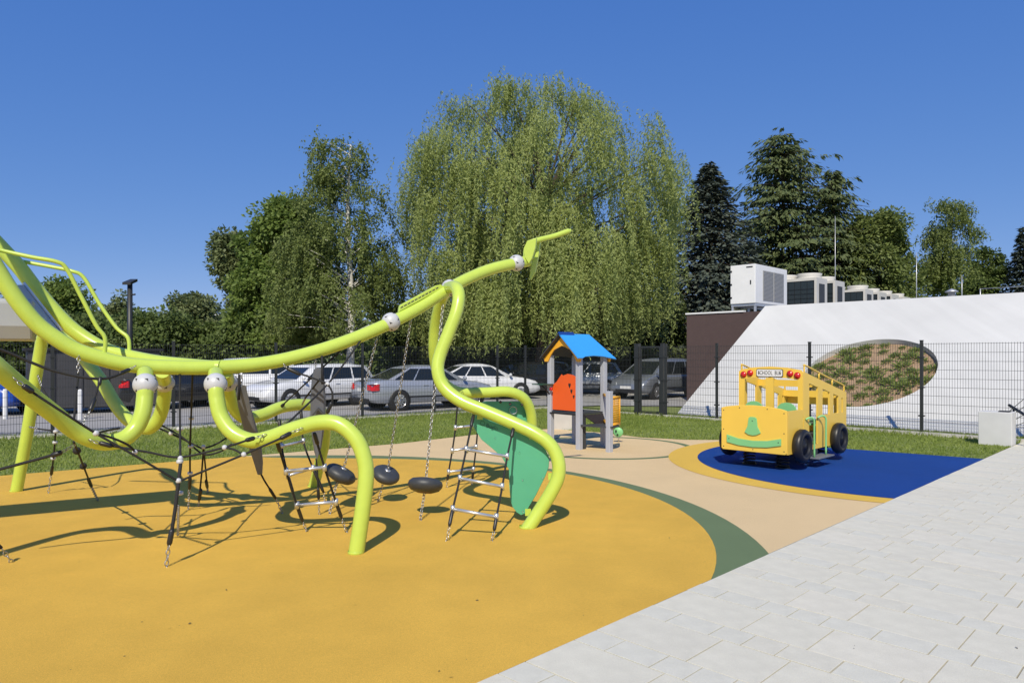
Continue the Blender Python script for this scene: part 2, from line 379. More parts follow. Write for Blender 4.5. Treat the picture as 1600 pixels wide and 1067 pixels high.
post(FC + RD*rt(996), RD, 2.12, .07).build('gate_post', mt['fence'], gt)
post(FC + RD*(rt(1035)), RD, 2.12, .045).build('gate_post', mt['fence'], gt)
ga, gb = FC + RD*(rt(996)+.12), FC + RD*(rt(1035)-.08)
gf = MB(); up = Vector((0, 0, 1)); gn = Vector((S2, S2, 0))
def flat(m_, p, q, w2, n2):                    # rectangular bar from p to q
    t = (q-p).normalized(); s_ = t.cross(n2).normalized()
    m_.hexa([p - s_*w2 - n2*.02, p + s_*w2 - n2*.02, p + s_*w2 + n2*.02, p - s_*w2 + n2*.02], [q - s_*w2 - n2*.02, q + s_*w2 - n2*.02, q + s_*w2 + n2*.02, q - s_*w2 + n2*.02])
flat(gf, ga + up*.08, ga + up*2.05, .025, gn); flat(gf, gb + up*.08, gb + up*2.05, .025, gn)
for z in (.1, 2.03): flat(gf, ga + RD*.026 + up*z, gb - RD*.026 + up*z, .025, gn)
gf.build('gate_frame', mt['fence'], gt)
wirepanel(ga + RD*.03, gb - RD*.03, .13, 2.0).build('wire_panel', mt['fence'], gt)
MB().box(-.05, .05, -.03, .03, -.06, .06).build('lock_case', mt['bolt'], gt).location = gb + up*1.02 - gt.location

# ------------------------------------------------------------------ sloped building
es = Vector((S2, -S2, 0)); eb = Vector((S2, S2, 0)); B0 = Vector((4.98, 21.32, 0)); RUN, RISE = 5.94, 3.58
et = (eb*RUN + up*RISE).normalized(); SL = math.hypot(RUN, RISE); en = es.cross(et).normalized()
bld = wthing('sloped_building', B0, 'low brown building with white sloped wall and planted oval opening', 'building')
def SP(s_, t_, d=0.0): return B0 + es*s_ + et*t_ + en*d
if (SP(0, 0, 1) - B0).z < 0: en = -en
def onslope(px, py):
    r = Vector(((px-800)/F, 1, -(py-HOR)/F)); o_ = Vector((0, 0, CAM_H)); k = (B0 - o_).dot(en)/r.dot(en); q = o_ + r*k - B0
    return q.dot(es), q.dot(et)
e1_, e2_, e3_, e4_ = onslope(1252, 590), onslope(1467, 572), onslope(1372, 530), onslope(1340, 636)
ec = ((e1_[0]+e2_[0])/2, (e3_[1]+e4_[1])/2); er = (abs(e2_[0]-e1_[0])/2, abs(e3_[1]-e4_[1])/2)
SLEN = 34.0; N = 96; ell = []; outer = []
for i in range(N):
    q = 2*math.pi*i/N; c_, s_ = math.cos(q), math.sin(q)
    ell.append((ec[0]+er[0]*c_, ec[1]+er[1]*s_))
    # rectangle around the ellipse along the same ray
    L0, L1, T0, T1 = ec[0]-er[0]-.6, ec[0]+er[0]+.6, 0.0, SL
    dx, dy = er[0]*c_, er[1]*s_; ks = []
    if dx > 1e-9: ks.append((L1-ec[0])/dx)
    if dx < -1e-9: ks.append((L0-ec[0])/dx)
    if dy > 1e-9: ks.append((T1-ec[1])/dy)
    if dy < -1e-9: ks.append((T0-ec[1])/dy)
    k = min(ks); outer.append((ec[0]+dx*k, ec[1]+dy*k))
sw = MB(); RIM = .2
# corner points have to be in the outer ring
for (cs, ct) in ((L0, T0), (L1, T0), (L1, T1), (L0, T1)):
    j = min(range(N), key=lambda i: (outer[i][0]-cs)**2 + (outer[i][1]-ct)**2); outer[j] = (cs, ct)
sw.add([SP(*p) for p in ell] + [SP(*p) for p in outer] + [SP(p[0], p[1], -RIM) for p in ell],
       [(i, (i+1) % N, N+(i+1) % N, N+i)[::-1] for i in range(N)] + [(i, (i+1) % N, 2*N+(i+1) % N, 2*N+i) for i in range(N)])
sw.add([SP(0, 0), SP(L0, 0), SP(L0, SL), SP(0, SL)], [(0, 1, 2, 3)]); sw.add([SP(L1, 0), SP(SLEN, 0), SP(SLEN, SL), SP(L1, SL)], [(0, 1, 2, 3)])
tb = [B0 + eb*RUN, B0 + eb*RUN + up*RISE]      # end cheek and back of the crest
sw.add([SP(0, 0), SP(0, SL), SP(0, SL) + eb*.25, B0 + eb*(RUN+.25)], [(0, 1, 2, 3)])
sw.add([SP(0, SL), SP(SLEN, SL), SP(SLEN, SL) + eb*.25, SP(0, SL) + eb*.25], [(0, 1, 2, 3)])
sw.add([SP(0, SL) + eb*.25, SP(SLEN, SL) + eb*.25, SP(SLEN, SL) + eb*.25 - up*1.2, SP(0, SL) + eb*.25 - up*1.2], [(0, 1, 2, 3)])
sw.build('sloped_wall', mt['render'], bld)
so = MB(); so.add([SP(p[0], p[1], -RIM+.03) for p in ell], [tuple(range(N))]); so.build('soil_bed', mt['soil'], bld)
# brown block behind: wall line X+Y = 34.7
W0 = Vector((6.9, 27.8, 0)); BL = 30.0; BH = 3.4; BD = 16.0
bb = MB(); q = [W0, W0 + es*BL, W0 + es*BL + eb*BD, W0 + eb*BD]
bb.add([v for v in q] + [v + up*BH for v in q], [(0,1,5,4),(1,2,6,5),(2,3,7,6),(3,0,4,7)]); bb.build('brown_wall', mt['brown'], bld)
rf = MB(); rf.add([v + up*(BH-.02) for v in [q[0]+es*.1+eb*.1, q[1]+eb*.1, q[2], q[3]+es*.1]], [(0, 1, 2, 3)]); rfo = rf.build('flat_roof', mt['rooftop'], bld)
cp = MB(); cw = .14
def capbar(m_, p, d, L, nn): m_.hexa([p - nn*.04 + up*BH, p + d*L - nn*.04 + up*BH, p + d*L + nn*cw + up*BH, p + nn*cw + up*BH], [p - nn*.04 + up*(BH+.06), p + d*L - nn*.04 + up*(BH+.06), p + d*L + nn*cw + up*(BH+.06), p + nn*cw + up*(BH+.06)])
capbar(cp, W0 - es*.04, es, 2.45, eb); capbar(cp, W0 + eb*.16, eb, BD-.2, es); cp.build('coping', mt['white'], bld)

# plants in the oval
rng = np.random.default_rng(5)
m_sedum = leaf_mat('bed_plant_leaves', (.14, .20, .04), (.32, .38, .11), .35)
pc = None; prs = random.Random(11); k = 0; spots = []
while len(spots) < 52 and k < 4000:
    k += 1; q = prs.uniform(0, 6.283); rr = math.sqrt(prs.random())*.93; s_ = ec[0]+er[0]*rr*math.cos(q); t_ = ec[1]+er[1]*rr*math.sin(q)
    if all((s_-a_)**2 + (t_-b_)**2 > .36**2 for a_, b_ in spots): spots.append((s_, t_))
protos = []
for v_ in range(4):
    N_ = 130; c_ = rng.normal(size=(N_, 3))*np.array([.12, .12, .03]); c_[:, 2] = abs(c_[:, 2]); d_ = c_*np.array([2, 2, 1]) + rng.normal(size=(N_, 3))*.08 + np.array([0, 0, .18])
    qo = quads_obj('bed_plant', leaf_quads(c_, d_, .13, .06, rng), m_sedum); protos.append(qo)
for i, (s_, t_) in enumerate(spots):
    o = protos[i] if i < 4 else protos[i % 4].copy()
    if i >= 4: COL.objects.link(o)
    o.location = SP(s_, t_, -RIM+.035); o.rotation_euler = (Matrix((es, et, en)).transposed().to_quaternion() @ Matrix.Rotation(prs.uniform(0, 6), 3, 'Z').to_quaternion()).to_euler()
    k_ = prs.uniform(.3, .95); o.scale = (k_, k_, k_)
    tag(o, 'small green plant growing in the brown oval bed of the sloped wall', 'plant', 'plants in the oval bed')

# roof equipment ---------------------------------------------------
def frame_pt(c, s_, b_, z): return c + es*s_ + eb*b_ + up*z
def obox(m_, c, s0, s1, b0, b1, z0, z1):
    m_.hexa([frame_pt(c, s0, b0, z0), frame_pt(c, s1, b0, z0), frame_pt(c, s1, b1, z0), frame_pt(c, s0, b1, z0)],
            [frame_pt(c, s0, b0, z1), frame_pt(c, s1, b0, z1), frame_pt(c, s1, b1, z1), frame_pt(c, s0, b1, z1)]); return m_
cc = Vector((9.04, 26.16, 0))
cab = wthing('equipment_cabinet', cc + up*BH, 'large white rooftop cabinet with grey louvre doors on steel frame', 'cabinet')
obox(MB(), cc, -1.0, 0, 0, 2.75, 3.74, 5.2).build('casing', mt['white'], cab, .02)
for (b0, b1) in ((.62, 1.5), (1.53, 2.42)):
    lv = MB()
    obox(lv, cc, .002, .012, b0, b1, 3.86, 5.0)
    for j in range(22): obox(lv, cc, .012, .024, b0+.03, b1-.03, 3.9+j*.05, 3.925+j*.05)
    lv.build('louvre_door', mt['louvre'], cab)
fr = MB()
for s_ in (-.95, -.05):
    obox(fr, cc, s_-.04, s_+.04, .05, 2.7, 3.64, 3.735)
    for b_ in (.1, 1.4, 2.6): obox(fr, cc, s_-.035, s_+.035, b_-.035, b_+.035, 3.38, 3.64)
obox(fr, cc, -.91, -.09, .06, .12, 3.65, 3.72); fr.build('support_frame', mt['sheetm'], cab)
for z in (3.95, 4.45, 4.95): obox(MB(), cc, -.99, -.93, -.02, -.002, z, z+.06).build('hinge', mt['trim'], cab)
obox(MB(), cc, -.2, -.16, -.02, -.002, 4.45, 4.6).build('handle', mt['trim'], cab)
obox(MB(), cc, -.35, -.1, -.012, -.002, 5.08, 5.12).build('vent_slot', mt['trim'], cab)
units = [((1276, 30.0), 2.15, 1.15, 5.35, 'cream rooftop chiller with dark coil beside the white cabinet'),
         ((1305, 32.2), 1.5, 1.15, 5.46, 'narrow cream chiller second behind the white cabinet'),
         ((1352, 36.2), 2.3, 1.2, 5.45, 'wide cream chiller third behind the white cabinet'),
         ((1374, 38.4), 1.4, 1.2, 5.5, 'cream chiller fourth from the white cabinet on the roof'),
         ((1394, 40.3), 1.4, 1.2, 5.55, 'small cream chiller fifth from the white cabinet'),
         ((1413, 42.6), 1.4, 1.2, 5.6, 'farthest small cream chiller on the roof edge')]
for (px, D_), fw, dp, top, lab in units:
    c_ = Vector(((px-800)/F*D_, D_, 0)); u_ = wthing('rooftop_chiller', c_ + up*BH, lab, 'chiller', 'chillers in a row on the roof')
    t0 = top - .22
    ub = MB(); obox(ub, c_, -fw, -fw+.07, 0, dp, 3.42, t0); obox(ub, c_, -.1, 0, 0, dp, 3.42, t0); obox(ub, c_, -fw+.07, -.1, .0, dp, t0-.12, t0); obox(ub, c_, -fw+.07, -.1, 0, dp, 3.42, 3.78)
    ub.build('casing', mt['cream'], u_)
    obox(MB(), c_, -fw+.07, -.1, .03, dp-.05, 3.78, t0-.12).build('coil', mt['coil'], u_)
    gr = MB()
    for j in range(8): obox(gr, c_, -fw+.1+j*(fw-.25)/7, -fw+.112+j*(fw-.25)/7, .015, .027, 3.79, t0-.13)
    for j in range(5): obox(gr, c_, -fw+.075, -.105, .003, .014, 3.85+j*.2, 3.86+j*.2)
    gr.build('coil_guard', mt['trim'], u_)
    obox(MB(), c_, .003, .012, .25, dp-.3, 3.6, t0-.25).build('service_hatch', mt['dkgrey'], u_)
    k = 2 if fw > 1.6 else 1
    for j in range(k):
        fc_ = frame_pt(c_, -fw*(j+.5)/k, dp/2, t0)
        MB().lathe([(.5, 0), (.48, .1), (.52, .2), (.5, .22), (.46, .16), (.44, .05), (.01, .05)], fc_, n=24).build('fan_cowl', mt['cream'], u_)
for px, yt, D_, lab in ((1305, 338, 33.5, 'tall thin lightning rod behind the chillers'), (1432, 395, 30, 'thin lightning rod right of the chillers'), (1503, 430, 27, 'short lightning rod near the roof vent')):
    top = P(px, yt, D_); o = MB().tube([(top.x, top.y, BH-.02), (top.x, top.y, (BH+top.z)/2), top], [.022, .018, .01], 6).tube([(top.x, top.y, BH-.02), (top.x, top.y, BH+.1)], .12, 10).build('lightning_rod', mt['sheetm'])
    tag(o, lab, 'lightning rod', 'lightning rods on the roof')
vp = P(1487, 462, 24.5); vt = MB(); vt.lathe([(.11, -.3), (.11, .12), (.2, .12), (.2, .15), (.02, .24)], vp, n=14)
tag(vt.build('roof_vent', mt['sheetm']), 'small grey roof vent pipe with cap on the sloped building', 'vent')
gr = wthing('roof_guard_rail', SP(12, SL), 'thin steel guard wire on posts along the roof crest', 'railing')
pts = [SP(s_, SL) + eb*.6 + up*.13 for s_ in (6.5, 8.5, 10.5, 12.5, 15, 18)]
for p in pts: MB().tube([p - up*.45, p + up*.1], .015, 6).build('post', mt['sheetm'], gr)
MB().tube([p + up*.09 for p in pts], .012, 6).build('wire', mt['sheetm'], gr)

# white concrete blocks, rail
def rbox(name, c, wx, wy, h, mat, rz, bev=.012):
    o = MB().box(-wx/2, wx/2, -wy/2, wy/2, -.02, h).build(name, mat, None, bev); o.location = c; o.rotation_euler.z = rz; return o
tb_ = wthing('concrete_box', G(1572, 697), 'white concrete box standing on the grass near the paving', 'box')
c_ = G(1572, 697) + Vector((0, .22, 0))
ob = MB(); obox(ob, c_, -.3, .26, -.2, .2, -.02, .66); ob.build('body', M('pale_concrete', (.60, .60, .59), .8, var=.06, scale=3, bump=.2, bscale=60), tb_, .012)
ob = MB(); obox(ob, c_, .02, .2, -.12, .1, .661, .68); ob.build('lid', mt['trim'], tb_)
wb = rbox('concrete_block', G(886, 672) + Vector((0, .2, 0)), .62, .4, .52, mt['kerb'], R(-20)); tag(wb, 'pale concrete block on the lawn behind the playhouse', 'block')
hr = wthing('handrail', P(1600, 690, 14.2), 'steel stair handrail beside the white concrete box', 'railing')
a_ = P(1577, 633, 14.4); b_ = P(1640, 672, 12.8)
MB().tube([a_, a_ + (b_-a_)*.3, b_], .03, 10).build('rail', mt['dkgrey'], hr)
for k in (.12, .9): p = a_ + (b_-a_)*k; MB().tube([(p.x, p.y, -.02), p], .02, 8).build('post', mt['dkgrey'], hr)
for k in range(4): MB().tube([a_ + up*(-.1-.12*k) + (b_-a_)*.02, P(1640, 590+18*k, 12.8)], .008, 6).build('bar', mt['sheetm'], hr)

# ------------------------------------------------------------------ climbing frame
TR = .07
cf = wthing('climbing_structure', P(430, 800, 7.6).to_2d().to_3d(), 'lime green tubular climbing frame with grey ball joints and long neck', 'climbing frame')
def PT(lst): return [P(*q) for q in lst]
def tubepart(name, pts, r=TR, k=8, n=18, mat='lime', parent=cf, label=None):
    o = MB().tube(smooth_path(pts, k), r, n).build(name, mt[mat], parent)
    if label: o['label'] = label
    return o
main = tubepart('main_tube', PT([(-190, 100, 5.65), (-120, 225, 5.8), (-50, 346, 5.97), (0, 429, 6.1), (20, 460, 6.15), (41, 488, 6.2), (62, 510, 6.25), (85, 527, 6.3), (115, 545, 6.37), (148, 557, 6.44), (190, 568, 6.54), (240, 573, 6.66), (330, 574, 6.88), (410, 568, 7.1), (480, 553, 7.3), (545, 532, 7.52), (611, 504, 7.78), (660, 478, 8.0), (705, 449, 8.2), (750, 427, 8.45), (785, 416, 8.62), (826, 408, 8.84)]))
tubepart('side_rail', PT([(-190, 165, 6.4), (-110, 265, 6.55), (-40, 343, 6.75), (25, 412, 6.9), (54, 449, 6.95), (83, 484, 7.0), (112, 513, 7.04), (144, 535, 7.06), (175, 550, 7.06), (210, 559, 7.03), (255, 567, 6.95), (320, 573, 6.9), (345, 574, 6.9)]))
leg_pts = {
 'near_wing': [(227, 582, 6.5), (227, 601, 6.32), (226, 622, 6.28), (222.7, 646, 6.24), (212, 669, 6.2), (192, 686, 6.12), (165, 691, 6.02), (140, 685, 5.9), (115, 671, 5.8), (86, 648, 5.65), (51, 621, 5.45), (20, 595, 5.25), (-20, 561, 5.05), (-80, 508, 4.9), (-160, 445, 4.8), (-240, 425, 4.7), (-300, 480, 4.65), (-335, 760, 4.62), (-350, 975, 4.6)],
 'far_wing': [(254, 580, 6.95), (257, 598, 7.25), (256, 622, 7.4), (251, 646, 7.5), (241, 663, 7.55), (229, 669, 7.62), (208, 661, 7.7), (192, 647, 7.78), (177, 626, 7.86), (161, 599, 7.95), (144, 576, 8.05), (126, 552, 8.15), (104, 524, 8.35), (84, 508, 8.6), (69, 522, 8.8), (60, 565, 8.9), (44, 668, 9.0), (25, 771, 9.06)],
 'near_front': [(337, 583, 6.8), (337, 600, 6.55), (339, 625, 6.5), (346, 652, 6.47), (364, 676, 6.44), (392, 688, 6.42), (420, 684, 6.4), (460, 670, 6.38), (500, 660, 6.36), (530, 663, 6.34), (555, 684, 6.32), (568, 712, 6.3), (572, 745, 6.28), (566, 800, 6.25), (556, 867, 6.21)],
 'far_front': [(352, 580, 6.95), (356, 597, 7.35), (357, 610, 7.5), (364, 634, 7.65), (382, 652, 7.8), (410, 648, 8.0), (440, 636, 8.25), (470, 632, 8.5), (495, 636, 8.75), (507, 655, 9.0), (507, 690, 9.2), (498, 730, 9.3), (489, 763, 9.38)],
 'near_neck': [(700, 450, 8.17), (712, 449, 7.9), (717, 463, 7.75), (713, 488, 7.68), (701, 520, 7.64), (688, 553, 7.6), (684, 578, 7.56), (693, 604, 7.52), (720, 626, 7.46), (760, 643, 7.4), (800, 660, 7.33), (836, 677, 7.26), (860, 695, 7.22), (872, 719, 7.19), (872, 745, 7.18), (860, 771, 7.17), (843, 798, 7.16), (822, 829, 7.12)],
 'far_neck': [(704, 448, 8.3), (694, 461, 8.55), (686, 480, 8.7), (680, 510, 8.85), (678, 545, 8.95), (682, 575, 9.05), (695, 600, 9.15), (720, 613, 9.25), (760, 613, 9.35), (795, 612, 9.42), (818, 622, 9.5), (829, 643, 9.58), (831, 672, 9.65), (826, 710, 9.74), (815, 753, 9.82)]}
for k_, pts in leg_pts.items():
    p_ = PT(pts); lg = tubepart('leg', p_)
    b_ = p_[-1]; MB().lathe([(.07, -.01), (.0715, -.01), (.0715, .02), (.07, .022)], Vector((b_.x, b_.y, .02)), n=20).build('base_collar', mt['lime'], lg)
def balljoint(c, r, axis):
    o = MB().lathe([(max(1e-3, r*math.sin(math.pi*i/14)), -r*math.cos(math.pi*i/14)) for i in range(15)], c, axis, 26).build('ball_joint', mt['ball'], cf)
    ax = Vector(axis).normalized(); u = ax.orthogonal().normalized(); v = ax.cross(u); sl = MB()
    for h in (-.45, .45):
        for j in range(6):
            q = 2*math.pi*(j+.3)/6; d = (ax*h + (u*math.cos(q) + v*math.sin(q))*.893).normalized(); t1 = ax.cross(d).normalized(); t2 = d.cross(t1); sg = 1 if h < 0 else -1
            pts = [c + d*(r+.001) + t1*r*x*.13 + t2*r*y*.13*sg for x, y in ((-1, -1), (1, -1), (1, 1))]
            sl.prism(pts, d*-.02)
    sl.build('slots', mt['slot'], o)
balljoint(P(227, 601, 6.32), .104, (0, 0, 1)); balljoint(P(257, 598, 7.25), .1, (0, 0, 1))
balljoint(P(337, 600, 6.55), .104, (0, 0, 1)); balljoint(P(356, 597, 7.35), .1, (0, 0, 1))
balljoint(P(611, 503, 7.78), .104, P(640, 489, 7.9) - P(585, 516, 7.65)); balljoint(P(703, 450, 8.19), .1, P(725, 438, 8.3) - P(680, 462, 8.1)); balljoint(P(807, 411, 8.74), .102, P(826, 408, 8.84) - P(785, 416, 8.62))
# grip fin on the neck
fin = MB(); a0, a1 = P(622, 488, 7.83), P(694, 449, 8.13); d_ = (a1-a0); nn = d_.cross(up).normalized(); uu = nn.cross(d_).normalized()
prof = [(0, 0), (.06, .05), (.1, .062), (.86, .066), (.95, .05), (1, 0)]
fin.prism([a0 + d_*x + uu*z - nn*.022 for x, z in prof], nn*.044); fo = fin.build('grip_fin', mt['lime'], cf, .008)
ho = MB()
for j in range(11):
    x = .09 + j*.076; q = a0 + d_*x + uu*.033
    ho.prism([q + d_.normalized()*u_ + uu*v_ + (nn*-.0232 if nn.y > 0 else nn*.0232) for u_, v_ in ((-.02, -.006), (.016, -.006), (.02, .006), (-.016, .006))], (nn*.001 if nn.y > 0 else -nn*.001))
ho.build('slots', mt['slot'], fo)
# head with antenna and fins
tubepart('antenna', PT([(822, 408, 8.8), (822, 392, 8.82), (829, 380, 8.85), (842, 375, 8.88), (866, 369, 8.95), (889, 361, 9.0)]), [.035]*41, 8, 12)
MB().ball(P(890, 361, 9.0), .026).ball(P(866, 367, 8.95), .02).build('antenna_knob', mt['lime'], cf)
for pl_, dd in (([(844, 376), (841, 400), (836, 425), (829, 438), (827, 432), (831, 410), (834, 388), (838, 377)], 8.95), ([(838, 372), (824, 376), (818, 388), (820, 402), (826, 412), (831, 404), (836, 388)], 8.72)):
    MB().prism([P(x, y, dd) for x, y in pl_], (.015, .03, 0)).build('head_fin', mt['lime'], cf, .005)
for y in (382, 394, 405): MB().tube([P(827, y, 8.8), P(839, y-3, 8.97)], .009, 8).build('head_rung', mt['lime'], cf)
# handrails, ramp and platform at the left
tubepart('handrail', PT([(-130, 352, 5.95), (-60, 375, 6.05), (0, 391, 6.15), (50, 402, 6.22), (88, 409, 6.28), (104, 420, 6.32), (125, 460, 6.38), (150, 508, 6.44), (164, 528, 6.47), (163, 556, 6.48)]), .019, 6, 10)
tubepart('handrail', PT([(-120, 372, 6.85), (-40, 390, 6.9), (28, 407, 6.95), (80, 417, 7.0), (113, 424, 7.03), (131, 434, 7.06), (155, 474, 7.08), (182, 512, 7.08), (200, 528, 7.08), (202, 553, 7.06)]), .019, 6, 10)
near_e = PT([(8, 446, 6.32), (24, 468, 6.36), (42, 490, 6.4), (62, 508, 6.44), (84, 522, 6.48)]); far_e = PT([(37, 445, 6.8), (52, 464, 6.82), (67, 483, 6.84), (82, 502, 6.86), (97, 520, 6.88)])
rp = MB()
for i in range(4): rp.hexa([near_e[i]-up*.03, near_e[i+1]-up*.03, far_e[i+1]-up*.03, far_e[i]-up*.03], [near_e[i], near_e[i+1], far_e[i+1], far_e[i]])
ramp = rp.build('ramp', mt['slidegrey'], cf)
MB().tube([v + up*.02 for v in far_e], .013, 8).build('ramp_edge', mt['white'], ramp); MB().tube([v + up*.02 for v in near_e], .013, 8).build('ramp_edge', mt['white'], ramp)
q = MB().hexa(*[[P(63+dx, 492+dy, 6.85) for dx, dy in ((0, 0), (18, 3), (20, 9), (6, 8))], [P(63+dx, 492+dy, 6.88) for dx, dy in ((0, 0), (18, 3), (20, 9), (6, 8))]]); q.build('end_plate', mt['white'], ramp)
pf = MB(); pa = [(0, 0), (.0, .22), (.06, .25), (1.0, .25), (1.07, .22), (1.07, 0), (.95, -.13), (.12, -.13)]
p0 = P(52, 507, 6.5); ax = Vector((-.857, -.51, 0)); ac = Vector((-.51, .857, 0))
pf.prism([p0 + ac*(x*.5-.1) + up*(z-.02) for x, z in pa], ax*2.6); pf.build('platform', mt['slidegrey'], cf, .02)
# green leaf-shaped boards on the neck legs, with bolts and the printed mark
def boardpart(poly, Df, label):
    pts = [P(x, y, Df(x)) for x, y in poly]; nrm = (pts[0]-pts[len(pts)//2]).cross(pts[len(pts)//4]-pts[len(pts)//2]).normalized(); nrm = nrm if nrm.y > 0 else -nrm
    m_ = MB().prism(pts, nrm*.018); o = m_.build('leaf_board', mt['green'], cf, .004); o['label'] = label; return o, nrm
dn = lambda x: 7.27 + (858-x)/120*.26
nb, nn1 = boardpart([(740, 668), (752, 686.5), (772, 703), (789, 719), (795, 729), (795.5, 757), (797.5, 782), (801, 792), (807, 800), (814, 804.6), (820, 802), (837, 773.7), (851, 745.6), (857, 730), (858, 715), (851, 700.6), (837, 688), (820, 679), (790, 667), (744, 650), (739, 658)], dn, 'green leaf shaped board with printed mark under the near tube')
bo = MB()
for x, y in ((774, 684), (812, 707), (817, 750), (848, 747), (817, 799), (828, 686), (748, 652)): bo.lathe([(.001, -.004), (.008, -.004), (.009, .002)], P(x, y, dn(x)-.004), (0, -1, 0), 10)
bo.build('bolts', mt['bolt'], nb)
for x, y in ((746, 651), (829, 682), (857, 745), (821, 801)): MB().box(-.03, .03, -.012, .012, -.035, .035).build('bracket', mt['lime'], nb).location = P(x+4, y-1, dn(x)-.014)
df = lambda x: 9.55 + (x-740)/100*.15
fb, _ = boardpart([(744, 630), (760, 627), (815, 627), (828, 636), (836, 652), (834, 690), (816, 738), (800, 742), (785, 715), (755, 685), (742, 660)], df, 'green leaf shaped board under the far tube')
bo = MB()
for x, y in ((782, 628), (797, 631), (816, 632)): bo.ball(P(x, y, 9.5), .02, 8, 6)
bo.build('bolts', mt['slot'], fb)
for x, y in ((802, 641), (809, 672)): MB().lathe([(.001, -.05), (.03, -.05), (.05, -.02), (.055, .01)], P(x, y, df(x)-.03), (0, -1, .2), 14).build('climbing_hold', mt['ball'], fb)
def text_mesh(txt, size, mat, parent, name='lettering', ext=.001):
    c = bpy.data.curves.new(name, 'FONT'); c.body = txt; c.size = size; c.extrude = ext; c.align_x = 'CENTER'; c.align_y = 'CENTER'; c.resolution_u = 2
    t_ = bpy.data.objects.new(name, c); COL.objects.link(t_); bpy.context.view_layer.update()
    me = bpy.data.meshes.new_from_object(t_.evaluated_get(bpy.context.evaluated_depsgraph_get())); bpy.data.objects.remove(t_)
    me.name = name; me.materials.clear(); me.materials.append(mat); o = bpy.data.objects.new(name, me); COL.objects.link(o); adopt(o, parent); return o
def set_frame(o, xaxis, zface, loc):           # text x along xaxis, facing zface
    x = Vector(xaxis).normalized(); z = Vector(zface).normalized(); y = z.cross(x).normalized(); x = y.cross(z)
    m_ = Matrix((x, y, z)).transposed().to_4x4(); m_.translation = loc; o.matrix_local = m_
xa = P(790, 674, dn(790)) - P(740, 660, dn(740))
t_ = text_mesh('Buglo', .062, mt['ink'], nb); set_frame(t_, xa, -nn1, P(769, 667, dn(769)) - nn1*.003)
sq = MB(); hx = [(math.cos(R(90+60*i)), math.sin(R(90+60*i))) for i in range(6)]
sq.add([(x*.03, y*.03, 0) for x, y in hx] + [(x*.024, y*.024, 0) for x, y in hx], [(i, (i+1) % 6, 6+(i+1) % 6, 6+i) for i in range(6)])
so_ = sq.build('printed_mark', mt['ink'], nb); set_frame(so_, xa, -nn1, P(754, 661, dn(754)) - nn1*.003)

# ------------------------------------------------------------------ ropes, ladders, discs
def rope_thing(name, loc, label, cat, group=None): return wthing(name, loc, label, cat, group)
def rope(parent, pts, r=.0095, k=6, name='rope'): return MB().tube(smooth_path([P(*q) for q in pts], k), r, 8).build(name, mt['rope'], parent)
def sleeve(parent, a, b, r=.019): return MB().tube([P(*a), P(*a).lerp(P(*b), .15), P(*a).lerp(P(*b), .85), P(*b)], [r*.7, r, r, r*.6], 10).build('sleeve', mt['sleeve'], parent)
def chain(parent, a, b, link=.045, wire=.004): return MB().chain(P(*a), P(*b), link, wire).build('chain', mt['chain'], parent)
def node(parent, q, r=.024): return MB().ball(P(*q), r, 12, 8).build('clamp', mt['ball'], parent)
def cup(parent, q, r=.028): return MB().lathe([(.01, -.02), (r, -.012), (r, .012), (.01, .02)], P(*q), n=14).build('clamp', mt['ball'], parent)
nt_ = rope_thing('rope_net', G(260, 890), 'black rope net strung between the near lime tubes', 'rope net')
rope(nt_, [(-60, 535, 5.6), (0, 546, 5.8), (80, 578, 6.0), (155, 592, 6.15), (195, 581, 6.35)], .012); sleeve(nt_, (186, 584, 6.3), (203, 577, 6.42)); chain(nt_, (203, 577, 6.42), (213, 571, 6.46), .03)
chain(nt_, (18, 589, 5.17), (36, 602, 5.2)); sleeve(nt_, (36, 602, 5.2), (52, 613, 5.25), .022)
rope(nt_, [(48, 611, 5.25), (100, 645, 5.4), (150, 677, 5.6), (215, 714, 5.75), (279, 752, 5.95)])
chain(nt_, (138, 687, 5.82), (155, 692, 5.85)); sleeve(nt_, (155, 691.5, 5.85), (176, 697, 5.88), .02)
rope(nt_, [(172, 696, 5.88), (230, 706, 5.98), (282, 714, 6.05), (350, 699, 6.15), (388, 687, 6.22)]); sleeve(nt_, (384, 688, 6.22), (398, 684, 6.28), .02); chain(nt_, (398, 684, 6.28), (416, 679, 6.33))
rope(nt_, [(279, 752, 5.95), (330, 731, 6.02), (383, 709, 6.1), (440, 684, 6.2)]); sleeve(nt_, (438, 685, 6.2), (455, 676, 6.26), .02); chain(nt_, (455, 676, 6.26), (473, 669, 6.29))
rope(nt_, [(150, 677, 5.6), (175, 684, 5.72), (200, 695, 5.85), (211, 706, 5.95)]); rope(nt_, [(350, 699, 6.15), (365, 702, 6.13), (380, 710, 6.1)]); rope(nt_, [(150, 677, 5.6), (170, 672, 6.0), (186, 669, 6.4)])
for q in ((150, 677, 5.6), (211, 706, 5.95), (282, 716, 6.05), (279, 751, 5.95), (351, 699, 6.15), (381, 710, 6.1)): node(nt_, q)
rope(nt_, [(281, 583, 6.75), (281, 650, 6.4), (282, 715, 6.05)]); cup(nt_, (281, 670, 6.32)); cup(nt_, (300, 0, 6) if False else (281, 721, 6.03))
rope(nt_, [(283, 717, 6.05), (279, 752, 5.95), (273, 800, 5.88), (266, 842, 5.84)], .015); sleeve(nt_, (269, 826, 5.85), (264, 852, 5.83), .022); chain(nt_, (264, 850, 5.83), (259, 892, 5.79), .05, .005)
chain(nt_, (279, 790, 5.98), (278, 838, 6.85), .045); cup(nt_, (281, 770, 6.0))
